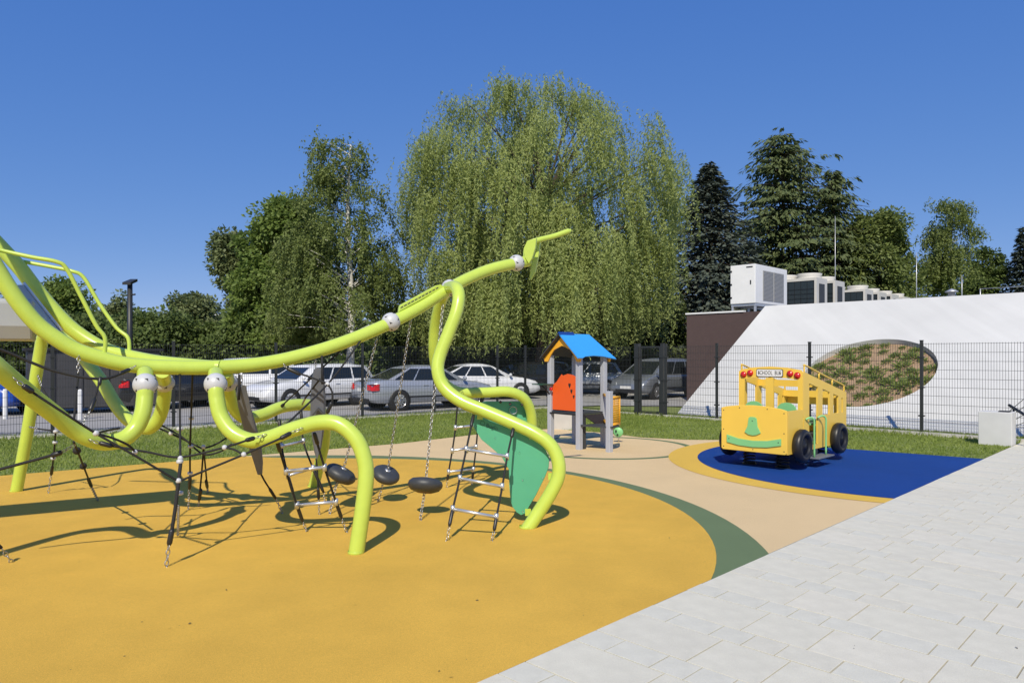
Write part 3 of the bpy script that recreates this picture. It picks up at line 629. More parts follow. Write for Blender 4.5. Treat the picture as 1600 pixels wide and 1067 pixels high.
rope(nt_, [(157, 592, 6.15), (150, 615, 6.05), (143, 638, 5.95)]); sleeve(nt_, (148, 622, 6.02), (141, 642, 5.94), .02); chain(nt_, (141, 641, 5.94), (127, 664, 5.84)); sleeve(nt_, (157, 589, 6.15), (155, 602, 6.12), .016)
chain(nt_, (123, 552, 6.35), (122, 583, 6.3)); rope(nt_, [(122, 583, 6.3), (119, 620, 6.1), (115, 662, 5.85)])
fn = rope_thing('rope_net', G(294, 798), 'black rope net strung between the far lime tubes', 'rope net')
rope(fn, [(242, 666, 7.55), (280, 683, 7.6), (310, 698, 7.6), (318, 700, 7.6), (335, 695, 7.65), (354, 684, 7.75)]); rope(fn, [(250, 663, 7.55), (285, 683, 7.55), (317, 709, 7.5), (345, 705, 7.4), (362, 693, 7.4)])
rope(fn, [(301, 583, 6.82), (299, 640, 7.2), (297, 700, 7.5), (297, 752, 7.75)]); sleeve(fn, (297, 745, 7.72), (296, 764, 7.8)); chain(fn, (296, 762, 7.8), (294, 799, 7.96))
for q in ((299, 653, 7.3), (298, 697, 7.5), (297, 739, 7.7)): cup(fn, q)
rope(fn, [(318, 700, 7.6), (315, 740, 7.85), (312, 770, 8.0)]); sleeve(fn, (314, 764, 7.97), (311, 782, 8.05)); chain(fn, (311, 781, 8.05), (310, 793, 8.15))
rope(fn, [(318, 700, 7.6), (321, 730, 8.1), (323, 752, 8.5)]); sleeve(fn, (322, 750, 8.45), (324, 762, 8.7)); chain(fn, (324, 761, 8.7), (325, 771, 9.0)); node(fn, (318, 698, 7.6)); node(fn, (267, 677, 7.58))
ln = rope_thing('rope_net', G(75, 772), 'black knotted ropes hanging near the leftmost lime leg', 'rope net')
chain(ln, (46, 667, 8.9), (62, 670, 8.7)); rope(ln, [(60, 670, 8.7), (87, 673, 8.5)]); rope(ln, [(87, 673, 8.5), (84, 710, 8.7), (81, 735, 8.85)]); sleeve(ln, (82, 728, 8.83), (80, 742, 8.9)); chain(ln, (80, 741, 8.9), (75, 773, 8.91))
for q in ((87, 674, 8.5), (86, 691, 8.6), (83, 716, 8.75)): cup(ln, q)
chain(ln, (58, 584, 8.9), (65, 604, 8.7)); rope(ln, [(65, 604, 8.7), (85, 640, 8.6), (92, 668, 8.5)])
rope(ln, [(115, 690, 6.0), (128, 722, 7.0), (141, 755, 8.0)]); sleeve(ln, (138, 748, 7.8), (143, 760, 8.1)); chain(ln, (142, 758, 8.05), (154, 784, 8.48))
for q in ((120, 704, 6.4), (130, 728, 7.2)): MB().ball(P(*q), .035, 12, 8).build('knot', mt['rope'], ln)
rope(ln, [(-60, 750, 5.6), (0, 733, 5.7), (60, 717, 5.75), (95, 707, 5.8)], .012); sleeve(ln, (80, 712, 5.78), (97, 706, 5.8), .022); chain(ln, (97, 706, 5.8), (117, 695, 5.84))
rope(ln, [(-60, 800, 5.5), (-20, 835, 5.75), (2, 856, 5.85)], .014); chain(ln, (2, 856, 5.85), (20, 880, 5.93), .05, .005)
rn = rope_thing('rope_net', G(500, 806), 'crossed black ropes hanging under the rising neck tube', 'rope net')
chain(rn, (442, 568, 7.14), (449, 576, 7.14), .03); sleeve(rn, (448, 575, 7.14), (470, 585, 7.15)); rope(rn, [(466, 583, 7.15), (490, 591, 7.1), (513, 600, 7.05)]); node(rn, (512, 600, 7.05))
rope(rn, [(564, 531, 7.55), (540, 565, 7.3), (512, 600, 7.05), (478, 634, 6.7), (445, 665, 6.38)]); rope(rn, [(532, 548, 7.5), (500, 578, 7.6), (470, 606, 7.9), (436, 638, 8.2)]); sleeve(rn, (444, 631, 8.15), (432, 642, 8.22)); rope(rn, [(512, 600, 7.05), (519, 613, 7.0), (518, 632, 7.0), (512, 645, 7.0)]); sleeve(rn, (518, 628, 7.0), (511, 646, 7.0))
rope(rn, [(500, 592, 7.1), (486, 610, 7.4), (477, 622, 7.7)]); chain(rn, (477, 622, 7.7), (472, 632, 8.35), .03)

def shell(poly, D0, D1, label, chainpts, ropepts):
    y0 = min(p[1] for p in poly); y1 = max(p[1] for p in poly); c_ = (sum(p[0] for p in poly)/len(poly), sum(p[1] for p in poly)/len(poly))
    t_ = wthing('climbing_shell', P(*chainpts[-1][1]), label, 'climbing panel', 'grey hanging panels')
    DD = lambda y: D0 + (D1-D0)*(y-y0)/(y1-y0); n_ = len(poly); m_ = MB(); rings = []
    for k_, off in ((.72, -.055), (.93, -.035), (1.0, 0), (.93, .035), (.72, .055)):
        rings.append([P(c_[0]+(x-c_[0])*k_, c_[1]+(y-c_[1])*(.97+.03*k_), DD(y)+off) for x, y in poly])
    m_.add([v for r_ in rings for v in r_], [(i*n_+j, i*n_+(j+1) % n_, (i+1)*n_+(j+1) % n_, (i+1)*n_+j) for i in range(4) for j in range(n_)] + [tuple(range(n_))[::-1], tuple(range(4*n_, 5*n_))])
    o = m_.build('shell', mt['leafgrey'], t_)
    for a_, b_ in chainpts: chain(t_, a_, b_, .04)
    rope(t_, ropepts); sleeve(t_, ropepts[-2], ropepts[-1], .017)
    return t_, o
t_, o = shell([(371, 603), (376, 601), (382, 602), (389, 625), (396, 650), (403, 674), (409, 700), (411, 722), (410, 740), (407, 742), (396, 716), (385, 690), (378, 660), (372, 635), (369, 615)], 7.0, 7.5, 'grey pointed hanging panel behind the near front leg', [((378, 586, 6.98), (377, 602, 7.0)), ((431, 778, 7.72), (443, 805, 7.78))], [(408, 741, 7.5), (414, 752, 7.55), (421, 763, 7.62), (431, 779, 7.72)])
MB().tube([P(374, 585, 6.95), P(373, 625, 6.95)], .014, 8).build('strap', mt['rope'], t_)
t_, o = shell([(490, 577), (496, 574), (503, 575), (507, 590), (509, 620), (509, 645), (506, 675), (502, 700), (495, 718), (491, 706), (487, 680), (485, 650), (485, 620), (487, 592)], 7.32, 7.6, 'grey pointed hanging panel right of the crossed ropes', [((493, 560, 7.33), (493, 576, 7.33)), ((498, 778, 7.68), (499, 807, 7.72))], [(494, 716, 7.6), (496, 740, 7.63), (497, 762, 7.66), (498, 780, 7.68)])
MB().prism([P(x, y, 7.36) for x, y in ((488, 647), (497, 637), (507, 647), (507, 650), (497, 641), (488, 650))], (0, .02, 0)).build('printed_mark', mt['slot'], o)
MB().tube([P(503, 556, 7.3), P(504, 600, 7.25)], .014, 8).build('strap', mt['rope'], t_)

def ladder(label, L, Rr, rungs, mat='alu'):
    t_ = wthing('rope_ladder', P(*L[-1]), label, 'rope ladder', 'rope ladders on the climbing frame')
    for pts in (L, Rr):
        rope(t_, pts[:-1], .011); sleeve(t_, pts[-3], pts[-2], .018) if len(pts) > 3 else None
        sleeve(t_, pts[0], tuple(pts[0][i]+(pts[1][i]-pts[0][i])*.35 for i in range(3)), .019); chain(t_, pts[-2], pts[-1], .045)
    for a_, b_ in rungs:
        r_ = MB().tube([P(*a_), P(*b_)], .0165, 12).build('rung', mt[mat], t_)
        for q in (a_, b_): MB().tube([P(*q) - up*.035, P(*q) + up*.035], .021, 10).build('rung_clamp', mt[mat], r_)
ladder('rope ladder below the near front leg of the frame', [(433, 690, 6.45), (447, 736, 6.65), (464, 789, 6.85), (473, 815, 6.93), (481, 833, 6.97)], [(491, 676, 6.45), (507, 730, 6.62), (525, 784, 6.82), (534, 810, 6.9), (543, 835, 6.93)],
       [((447, 736, 6.65), (507, 730, 6.62)), ((464, 789, 6.85), (525, 784, 6.82))])
ladder('rope ladder behind the near front leg, partly hidden', [(436, 655, 8.1), (440, 697, 8.0), (450, 743, 7.9), (458, 770, 7.85), (463, 792, 8.15)], [(470, 640, 8.4), (474, 689, 8.3), (489, 731, 8.2), (506, 770, 8.2), (508, 790, 8.26)],
       [((440, 697, 8.0), (474, 689, 8.3)), ((450, 743, 7.9), (489, 731, 8.2))])
ladder('silver runged rope ladder in front of the green leaf board', [(740, 648, 7.42), (728.6, 702, 7.15), (718.7, 747, 6.95), (707.5, 795, 6.75), (702, 822, 6.66), (697.6, 849, 6.6)], [(802.5, 668, 7.28), (792.7, 713, 7.1), (784.8, 760, 6.9), (775.8, 807.5, 6.72), (772, 829, 6.66), (767, 849, 6.6)],
       [((728.6, 702, 7.15), (792.7, 713, 7.1)), ((718.7, 747, 6.95), (784.8, 760, 6.9)), ((707.5, 795, 6.75), (775.8, 807.5, 6.72))])
ladder('rope ladder hanging from the far neck leg', [(716, 615, 9.25), (711.7, 668, 9.25), (706.6, 704, 9.25), (701, 737, 9.25), (699, 750, 9.26), (697.6, 764, 9.3)], [(752, 622, 9.35), (747, 664, 9.4), (744, 698, 9.45), (739.8, 733, 9.5), (738, 748, 9.52), (736.5, 760, 9.5)],
       [((711.7, 668, 9.25), (747, 664, 9.4)), ((706.6, 704, 9.25), (744, 698, 9.45)), ((701, 737, 9.25), (739.8, 733, 9.5))])

def balance(c, tilt, anchor, topq, r, label):
    t_ = wthing('balance_disc', P(*anchor), label, 'balance disc', 'balance discs on chains'); ax = (P(*topq) - P(*anchor)).normalized(); ax = (ax + Vector(tilt)).normalized(); C = P(*c); h = r*.42
    prof = [(.02, -h*.55), (r*.5, -h*.95), (r*.8, -h*.7), (r*.96, -h*.25), (r, .1*h), (r*.95, .5*h), (r*.78, .85*h), (r*.45, h), (.02, .92*h)]
    d_ = MB().lathe(prof, C, ax, 32).build('disc', mt['disc'], t_)
    MB().lathe([(.02, -h*1.0), (r*.42, -h*1.02), (r*.5, -h*.9)], C, ax, 24).build('base_plate', M('brown_rubber', (.16, .10, .07), .7), d_)
    MB().lathe([(.012, h*.9), (.035, h*.9), (.035, h*1.08), (.012, h*1.1)], C, ax, 12).build('ferrule', mt['alu'], d_)
    a_ = P(*anchor); MB().chain(C - ax*h*.9, a_, .05, .0048).build('chain', mt['chain'], t_); MB().chain(P(*topq), C + ax*h*.98, .05, .0048).build('chain', mt['chain'], t_)
balance((664.5, 758, 7.62), (0, 0, 0), (656, 816, 7.43), (692, 476, 8.1), .19, 'round charcoal balance disc nearest the green leaf board')
balance((603, 742, 8.3), (.22, -.12, 0), (590, 786, 8.4), (642, 499, 7.9), .165, 'tilted charcoal balance disc just right of the near front leg')
balance((532, 741, 7.9), (.28, .05, 0), (514, 806, 7.73), (589, 528, 7.7), .18, 'tilted charcoal balance disc left of the near front leg')

# ------------------------------------------------------------------ playhouse
p1 = Vector((.76, .65, 0)).normalized(); p2 = Vector((-.65, .76, 0)).normalized(); PB = Vector((1.258, 13.18, 0)); PL, PW = .68, .77
ph = wthing('playhouse', PB + p1*.34 + p2*.38, 'small playhouse tower with blue roof and orange panel', 'playhouse')
def pb(m_, s0, s1, t0, t1, z0, z1):
    f_ = lambda s_, t_, z: PB + p1*s_ + p2*t_ + up*z
    m_.hexa([f_(s0, t0, z0), f_(s1, t0, z0), f_(s1, t1, z0), f_(s0, t1, z0)], [f_(s0, t0, z1), f_(s1, t0, z1), f_(s1, t1, z1), f_(s0, t1, z1)]); return m_
def PP(s_, t_, z): return PB + p1*s_ + p2*t_ + up*z
for s_, t_ in ((0, 0), (PL, 0), (0, PW), (PL, PW)): pb(MB(), s_-.05, s_+.05, t_-.05, t_+.05, -.01, 1.78).build('post', mt['hue_post'], ph, .01)
spx = 1.02; spt = -.42
sp_ = G(952, 707); MB().box(-.05, .05, -.05, .05, -.01, 1.12).build('short_post', mt['hue_post'], ph, .01)
so_ = COL.objects[-1]; so_.location = sp_ - ph.location; so_.rotation_euler.z = math.atan2(p1.y, p1.x)
# gabled roof: ridge along p1
rz0, rz1, ov = 1.71, 2.17, .13; mid = PW/2
def roofpanel(sgn):
    te = mid + sgn*(mid+ov); m_ = MB()
    wav = [(-.17, 0), (-.05, .0), (.05, .03), (.3, .045), (.55, .03), (.72, .0), (.86, -.02)]
    top = [(-.14, 1.0), (.62, 1.0)]
    lo = [(s_, z/ (rz1-rz0)) for s_, z in wav]
    pts = [PP(s_, te + (mid-te)*k, rz0+(rz1-rz0)*k) for s_, k in lo] + [PP(.66, mid, rz1), PP(-.16, mid, rz1)]
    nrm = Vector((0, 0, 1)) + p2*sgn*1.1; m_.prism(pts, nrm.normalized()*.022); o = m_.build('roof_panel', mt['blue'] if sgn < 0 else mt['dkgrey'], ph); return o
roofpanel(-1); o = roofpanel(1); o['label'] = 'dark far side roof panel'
MB().prism([PP(s_, mid+t_, z) for s_, t_, z in ((-.17, -.05, rz1-.018), (-.17, 0, rz1+.05), (-.17, .05, rz1-.018), (-.17, 0, rz1+.025))], p1*.4).build('ridge_cap', mt['navy'], ph)
for s_ in (-.075, PL+.06):
    arch = [(-.09, rz0-.06), (-.12, rz0), (mid, rz1-.035), (PW+.12, rz0), (PW+.09, rz0-.06), (PW+.0, rz0-.055), (PW-.07, rz0+.06), (PW-.17, rz0+.17), (mid, rz0+.25), (.17, rz0+.17), (.07, rz0+.06), (0, rz0-.055)]
    m_ = MB()
    h = len(arch)
    A_ = [PP(s_, t_, z) for t_, z in arch]
    for q in ((0, 1, 10, 11), (1, 2, 9, 10), (2, 8, 9), (2, 7, 8), (2, 3, 6, 7), (3, 4, 5, 6)): m_.prism([A_[i] for i in q], p1*.022)
    m_.build('gable_board', mt['gable'], ph)
# orange panel with wavy top on the gable side
op = [(.06, .72), (.06, 1.36), (.16, 1.40), (.30, 1.42), (.44, 1.38), (.46, 1.41), (.50, 1.37), (.60, 1.26), (PW-.06, 1.2), (PW-.06, .72)]
o = MB().prism([PP(-.012, t_, z) for t_, z in op], p1*.02).build('front_panel', mt['orange'], ph, .004)
for t_, z, k in ((.24, 1.2, .045), (.19, 1.09, .04), (.13, .99, .033)):
    hp = [(0, -1.1), (.9, .15), (.85, .75), (.4, .95), (0, .6), (-.4, .95), (-.85, .75), (-.9, .15)]
    MB().prism([PP(-.0135, t_+k*x*.75, z+k*y*1.1) for x, y in hp], p1*-.002).build('heart_cutout', mt['trim'], o)
pb(MB(), -.02, PL+.02, -.02, PW+.02, .66, .695).build('platform', mt['dkgrey'], ph)
pb(MB(), -.06, -.02, .05, PW-.03, .645, .67).build('platform_beam', mt['trim'], ph)
m_ = MB(); pb(m_, -.3, -.02, PW-.1, PW+.22, 1.2, 1.22); m_.build('counter', M('bottle_green_board', (.02, .07, .04), .5), ph)
MB().tube([PP(-.05, PW-.02, 1.02), PP(-.2, PW+.05, 1.195)], .012, 8).build('counter_bracket', mt['trim'], ph)
MB().lathe([(.005, 0), (.035, 0), (.035, .02), (.03, .03), (.005, .03)], PP(-.075, PW-.1, 1.12), p1*-1, 14).build('play_dial', mt['red'], ph)
# low step board carried by the short post, dark chute and shade-dark posts under the platform
sb = MB(); pts = [PP(-.02, -.06, .45), sp_ + up*.45 - p2*.08 - p1*.02, sp_ + up*.45 + p1*.28, PP(PL+.1, -.06, .45)]; sb.prism(pts, (0, 0, .03)); sb.build('step_board', mt['dkgrey'], ph)
ch = MB(); top_ = [PP(.1, .0, .66), PP(.62, .0, .66)]; ch.prism([PP(.07, -.03, .655), PP(.63, -.03, .655), PP(.63, -.1, .47), PP(.36, -.1, .47)], p2*.025); ch.build('climb_board', M('dark_brown_board', (.03, .022, .018), .6), ph)
for (s_, t_) in ((.12, -.1), (.55, PW*.5)): pb(MB(), s_-.03, s_+.03, t_-.03+.1, t_+.03+.1, -.01, .655).build('shade_dark_post', mt['dkgrey'], ph)  # extra posts, dark grey stands in for the shade below the platform
pb(MB(), .1, PL-.06, PW+.052, PW+.07, .69, .82).build('back_panel', mt['busG'], ph)
# yellow mesh panel from the short post
yn = wthing('x', (0, 0, 0), 'x', 'x') if False else None
q0 = sp_ + p1*.07; q1 = sp_ + p1*.07 + Vector((.6, .8, 0))*.3
fy = MB()
for z in (.5, 1.0): fy.tube([q0 + up*z, q1 + up*z], .022, 8)
for p_ in (q0, q1): fy.tube([p_ + up*.5, p_ + up*1.0], .014, 8)
fo = fy.build('mesh_panel', mt['gable'], ph); gr = MB()
for j in range(12): gr.tube([q0 + up*(.53+j*.04), q1 + up*(.53+j*.04)], .006, 4)
for j in range(1, 8): p_ = q0.lerp(q1, j/8); gr.tube([p_ + up*.5, p_ + up*1.0], .006, 4)
gr.build('grid', mt['gable'], fo)
for z in (.5, 1.0): MB().tube([PP(PL, 0, z+.02), sp_ + up*z], .03, 8).build('bracket', mt['gable'], ph)
lb = wthing('ladybird_panel', G(967, 691), 'green spotted disc panel on a short steel post beside the playhouse', 'play panel')
c_ = P(966, 675, 14.25); MB().lathe([(.005, -.015), (.09, -.015), (.1, 0), (.09, .015), (.005, .015)], c_, (-.3, -1, 0), 20).build('disc', mt['busG'], lb)
sp2 = MB()
for x, z in ((-.05, .03), (.04, .05), (.05, -.03), (-.02, -.05)): sp2.lathe([(.001, .003), (.02, .003)], c_ + Vector((x, -.016+x*.3, z)), (-.3, -1, 0), 10)
sp2.build('spots', mt['trim'], lb); MB().tube([G(967, 691), c_ - up*.08], .014, 8).build('post', mt['alu'], lb)

# ------------------------------------------------------------------ school bus spring rider
bs = Vector((-S2, S2, 0)); bt = Vector((S2, S2, 0)); C0 = Vector((4.11, 10.5, .02))
bus = wthing('spring_bus', C0 + bs*.5 + bt*1.1, 'yellow school bus spring rider on the blue surface', 'play bus')
def BP(s_, t_, z): return C0 + bs*s_ + bt*t_ + up*(z-.02)
BW = 1.06
def bprism(pts, t0, dt, name, mat, parent=bus, bev=.0): return MB().prism([BP(s_, t0, z) for s_, z in pts], bt*dt).build(name, mat, parent, bev)
front = [(0, .3), (0, .94), (.1, .965), (.3, .99), (.53, 1.0), (.76, .99), (.96, .965), (BW, .94), (BW, .3), (BW-.03, .28), (.03, .28)]
fp = bprism(front, -.03, .03, 'front_panel', mt['busY'], bev=.006)
bell = [(.40, .58), (.47, .545), (.53, .535), (.60, .545), (.66, .58), (.61, .68), (.595, .80), (.57, .82), (.49, .82), (.465, .80), (.45, .68)]
bprism(bell, -.048, .016, 'bell_emblem', mt['busG'], fp, .004)
sm_ = [(.08, .415), (.08, .52), (.3, .47), (.53, .455), (.76, .47), (.96, .52), (.96, .40), (.76, .365), (.53, .355), (.3, .37)]
bprism(sm_, -.048, .016, 'smile_bumper', mt['busG'], fp, .004)
bl = MB()
for s_, z in ((.04, .33), (.04, .6), (.04, .9), (BW-.04, .33), (BW-.04, .6), (BW-.04, .9), (.53, .32), (.3, .95), (.75, .95), (.53, .76), (.12, .46), (.92, .46)): bl.lathe([(.001, .003), (.008, .003), (.009, 0)], BP(s_, -.031 if abs(z-.46) > .01 and abs(z-.76) > .01 else -.049, z), bt*-1, 8)
bl.build('bolts', mt['dkgrey'], fp)
# windscreen panel
WT = .55; wt_ = MB()
def wp(pts): wt_.prism([BP(s_, WT, z) for s_, z in pts], bt*.03)
wp([(0, .82), (0, 1.50), (.08, 1.5), (.08, .82)]); wp([(BW-.1, .82), (BW-.1, 1.5), (BW, 1.5), (BW, .82)]); wp([(.47, .92), (.47, 1.41), (.60, 1.41), (.60, .92)])
wp([(.08, .82), (.08, .92), (BW-.1, .92), (BW-.1, .82)]); wp([(0, 1.5), (.04, 1.54), (.25, 1.575), (.53, 1.59), (.8, 1.575), (BW-.04, 1.54), (BW, 1.5), (BW-.1, 1.5), (BW-.1, 1.385), (.8, 1.41), (.53, 1.42), (.25, 1.41), (.08, 1.385), (.08, 1.5)])
wo = wt_.build('windscreen_panel', mt['busY'], bus)
for s_, z in ((.085, 1.455), (.2, 1.48), (.86, 1.48), (.975, 1.455)):
    lp = MB().lathe([(.052, 0), (.052, .012), (.046, .02)], BP(s_, WT-.001, z), bt*-1, 20).build('red_lamp', mt['red'], wo); MB().lathe([(.0462, .0), (.03, .016), (.001, .024)], BP(s_, WT-.018, z), bt*-1, 16).build('lens', mt['red'], lp)
sgn = [(.31, 1.44), (.33, 1.425), (.73, 1.425), (.75, 1.44), (.75, 1.535), (.73, 1.55), (.33, 1.55), (.31, 1.535)]
sb_ = bprism(sgn, WT-.012, .011, 'sign_border', mt['trim'], wo); sg2 = [(.53+(s_-.53)*.96, 1.4875+(z-1.4875)*.86) for s_, z in sgn]
sn = bprism(sg2, WT-.016, .0035, 'sign_board', mt['white'], wo)
t_ = text_mesh('SCHOOL  BUS', .092, mt['trim'], sn); set_frame(t_, -bs, -bt, BP(.53, WT-.0175, 1.487)); t_.scale = (.66, 1.0, 1)
st = MB()
for s_ in (.355, .705):
    star = [(math.sin(R(36*i))*(.02 if i % 2 == 0 else .009), math.cos(R(36*i))*(.02 if i % 2 == 0 else .009)) for i in range(10)]
    st.prism([BP(s_+x, WT-.0165, 1.487+y) for x, y in star], bt*-.001)
st.build('stars', mt['trim'], sn)
# side panels (near one has a door opening)
def zt(t_): return 1.515 - (t_-.58)*.215
def side(s0, door):
    m_ = MB(); d = bs*.03
    def pr(pts): m_.prism([BP(s0, t_, z) for t_, z in pts], d)
    pr([(0.004, .28), (.004, .93), (.56, .93), (.56, .28)])
    pr([(.58, .9 if not door else .28), (.58, zt(.58)), (.79, zt(.79)), (.79, .9 if not door else .28)])
    if door: pr([(.79, zt(.79)-.14), (.79, zt(.79)), (1.13, zt(1.13)), (1.13, zt(1.13)-.14)]); pr([(.79, .28), (.79, .36), (1.13, .36), (1.13, .28)])
    else: pr([(.58, .28), (.58, .9), (1.13, .9), (1.13, .28)]); pr([(.79, zt(.79)-.14), (.79, zt(.79)), (1.13, zt(1.13)), (1.13, zt(1.13)-.14)])
    pr([(1.13, .28), (1.13, zt(1.13)), (1.32, zt(1.32)), (1.32, .28)])
    pr([(1.32, .28), (1.32, .80), (2.36, .80), (2.36, .28)])
    for a_, b_ in ((1.62, 1.78), (2.0, 2.14), (2.2, 2.36)): pr([(a_, .80), (a_, zt(a_)-.13), (b_, zt(b_)-.13), (b_, .80)])
    pr([(1.32, zt(1.32)-.13), (1.32, zt(1.32)), (2.36, zt(2.36)), (2.36, zt(2.36)-.13)])
    return m_.build('side_panel', mt['busY'], bus)
sd1 = side(-.001, True); sd2 = side(BW-.029, False)
bprism([(.03, .28), (.03, 1.1), (BW-.03, 1.1), (BW-.03, .9), (.2, .9), (.2, .6), (BW-.03, .6), (BW-.03, .28)], 2.33, .028, 'rear_panel', mt['busY'])
MB().hexa([BP(.03, .62, .4), BP(BW-.03, .62, .4), BP(BW-.03, 2.32, .4), BP(.03, 2.32, .4)], [BP(.03, .62, .43), BP(BW-.03, .62, .43), BP(BW-.03, 2.32, .43), BP(.03, 2.32, .43)]).build('floor', mt['dkgrey'], bus)
MB().hexa([BP(.03, .0, .3), BP(BW-.03, .0, .3), BP(BW-.03, .56, .3), BP(.03, .56, .3)], [BP(.03, .0, .32), BP(BW-.03, .0, .32), BP(BW-.03, .56, .32), BP(.03, .56, .32)]).build('floor', mt['dkgrey'], bus)
for t_ in (1.2, 2.2): MB().hexa([BP(.03, t_, zt(t_)-.13), BP(BW-.03, t_, zt(t_)-.13), BP(BW-.03, t_+.03, zt(t_)-.13), BP(.03, t_+.03, zt(t_)-.13)], [BP(.03, t_, zt(t_)-.02), BP(BW-.03, t_, zt(t_)-.02), BP(BW-.03, t_+.03, zt(t_)-.02), BP(.03, t_+.03, zt(t_)-.02)]).build('cross_beam', mt['busY'], bus)
for s_ in (.012, BW-.012):
    rr = MB(); rr.tube(smooth_path([BP(s_, .63, zt(.63)), BP(s_, .63, zt(.63)+.09), BP(s_, .68, zt(.68)+.115), BP(s_, 1.4, zt(1.4)+.105), BP(s_, 2.2, zt(2.2)+.105), BP(s_, 2.27, zt(2.27)+.08), BP(s_, 2.28, zt(2.28))], 4), .014, 8)
    for t_ in (1.2, 1.75): rr.tube([BP(s_, t_, zt(t_)), BP(s_, t_, zt(t_)+.105)], .013, 8)
    rr.build('roof_rail', mt['busY'], bus)
for s_ in (.24, .78):
    m_ = MB(); hp = [(math.cos(R(a_))*.155, math.sin(R(a_))*.13) for a_ in range(0, 181, 15)]; m_.prism([BP(s_+x, .50, .90+z) for x, z in hp], bt*.03); m_.build('steering_board', mt['busG'], bus)
for t_ in (1.35, 1.95):
    m_ = MB(); m_.hexa([BP(.2, t_, .62), BP(.9, t_, .62), BP(.9, t_+.28, .62), BP(.2, t_+.28, .62)], [BP(.2, t_, .65), BP(.9, t_, .65), BP(.9, t_+.28, .65), BP(.2, t_+.28, .65)]); m_.build('bench', mt['busG'], bus)
def wheel(s_, t_, r, side_):
    W_ = wp_ = MB(); ax = bs*(-1 if side_ < 0 else 1); c_ = BP(s_, t_, .39)
    o = MB().lathe([(.10, .0), (r*.92, .0), (r, .03), (r, .09), (r*.93, .125), (r*.72, .14), (r*.6, .115), (r*.56, .085), (.001, .08)], c_, ax, 36).build('wheel', mt['tyre'], bus)
    MB().lathe([(r*.52, .083), (r*.50, .1), (r*.2, .1), (r*.18, .115), (.001, .115)], c_, ax, 28).build('hub', mt['tyre'], o)
for t_ in (.37, 1.85): wheel(-.004, t_, .255, -1); wheel(BW+.005, t_, .255, 1)
def coil(s_, t_, z0, z1, r=.085):
    pts = [BP(s_ + r*math.cos(a_*.5236), t_ + r*math.sin(a_*.5236), z0 + (z1-z0)*a_/60) for a_ in range(61)]; MB().tube(pts, .016, 6).build('spring', mt['trim'], bus)
    MB().lathe([(.11, 0), (.11, .015), (.001, .015)], BP(s_, t_, .021), n=18).build('spring_base', mt['trim'], bus)
for s_ in (.25, .8):
    for t_ in (.4, 1.95): coil(s_, t_, .03, .29 if t_ < .5 else .39)
stp = MB(); stp.hexa([BP(-.2, .68, .16), BP(.02, .68, .16), BP(.02, 1.3, .16), BP(-.2, 1.3, .16)], [BP(-.2, .68, .185), BP(.02, .68, .185), BP(.02, 1.3, .185), BP(-.2, 1.3, .185)]); stp.build('step', mt['leafgrey'], bus, .008)
MB().hexa([BP(.0, .95, .185), BP(.03, .95, .185), BP(.03, 1.12, .185), BP(.0, 1.12, .185)], [BP(.0, .95, .36), BP(.03, .95, .36), BP(.03, 1.12, .36), BP(.0, 1.12, .36)]).build('step_bracket', mt['dkgrey'], bus)
for t_ in (.74, 1.2): MB().tube(smooth_path([BP(-.1, t_, .18), BP(-.1, t_, .6), BP(-.1, t_, .74), BP(-.085, t_-.02, .79), BP(-.05, t_-.06, .80), BP(-.006, t_-.1, .77)], 4), .015, 8).build('grab_handle', mt['busG'], bus)

# ------------------------------------------------------------------ cars
def lerp(a_, b_, t): return a_ + (b_-a_)*t
def interp(tbl, x):
    for (x0, v0), (x1, v1) in zip(tbl, tbl[1:]):
        if x <= x1: return lerp(v0, v1, (x-x0)/(x1-x0) if x1 > x0 else 0)
    return tbl[-1][1]
SHAPES = {   # x along the car from rear (0) to front (1): deck height, greenhouse base and roof stations, height
 'sedan': dict(L=4.7, W=1.8, H=1.44, deck=[(0, .78), (.015, .93), (.06, .985), (.2, 1.0), (.3, .96), (.68, .93), (.72, .95), (.85, .88), (.95, .76), (.985, .66), (1, .5)], gh=(.11, .31, .55, .745)),
 'hatch': dict(L=4.1, W=1.74, H=1.5, deck=[(0, .6), (.01, .86), (.04, .97), (.3, .96), (.68, .94), (.74, .98), (.87, .9), (.95, .77), (.985, .66), (1, .5)], gh=(.01, .1, .55, .77)),
 'wagon': dict(L=4.6, W=1.8, H=1.47, deck=[(0, .6), (.01, .86), (.04, .97), (.3, .95), (.68, .93), (.73, .96), (.86, .89), (.95, .77), (.985, .66), (1, .5)], gh=(.01, .09, .58, .75)),
 'suv': dict(L=4.7, W=1.9, H=1.68, deck=[(0, .7), (.01, 1.0), (.04, 1.08), (.3, 1.08), (.68, 1.07), (.74, 1.1), (.88, 1.02), (.96, .88), (.99, .74), (1, .55)], gh=(.015, .09, .58, .75)),
 'van': dict(L=4.5, W=1.82, H=1.66, deck=[(0, .6), (.01, .9), (.04, 1.0), (.3, .98), (.7, .97), (.8, 1.0), (.9, .9), (.96, .78), (.99, .66), (1, .5)], gh=(.01, .08, .58, .84))}
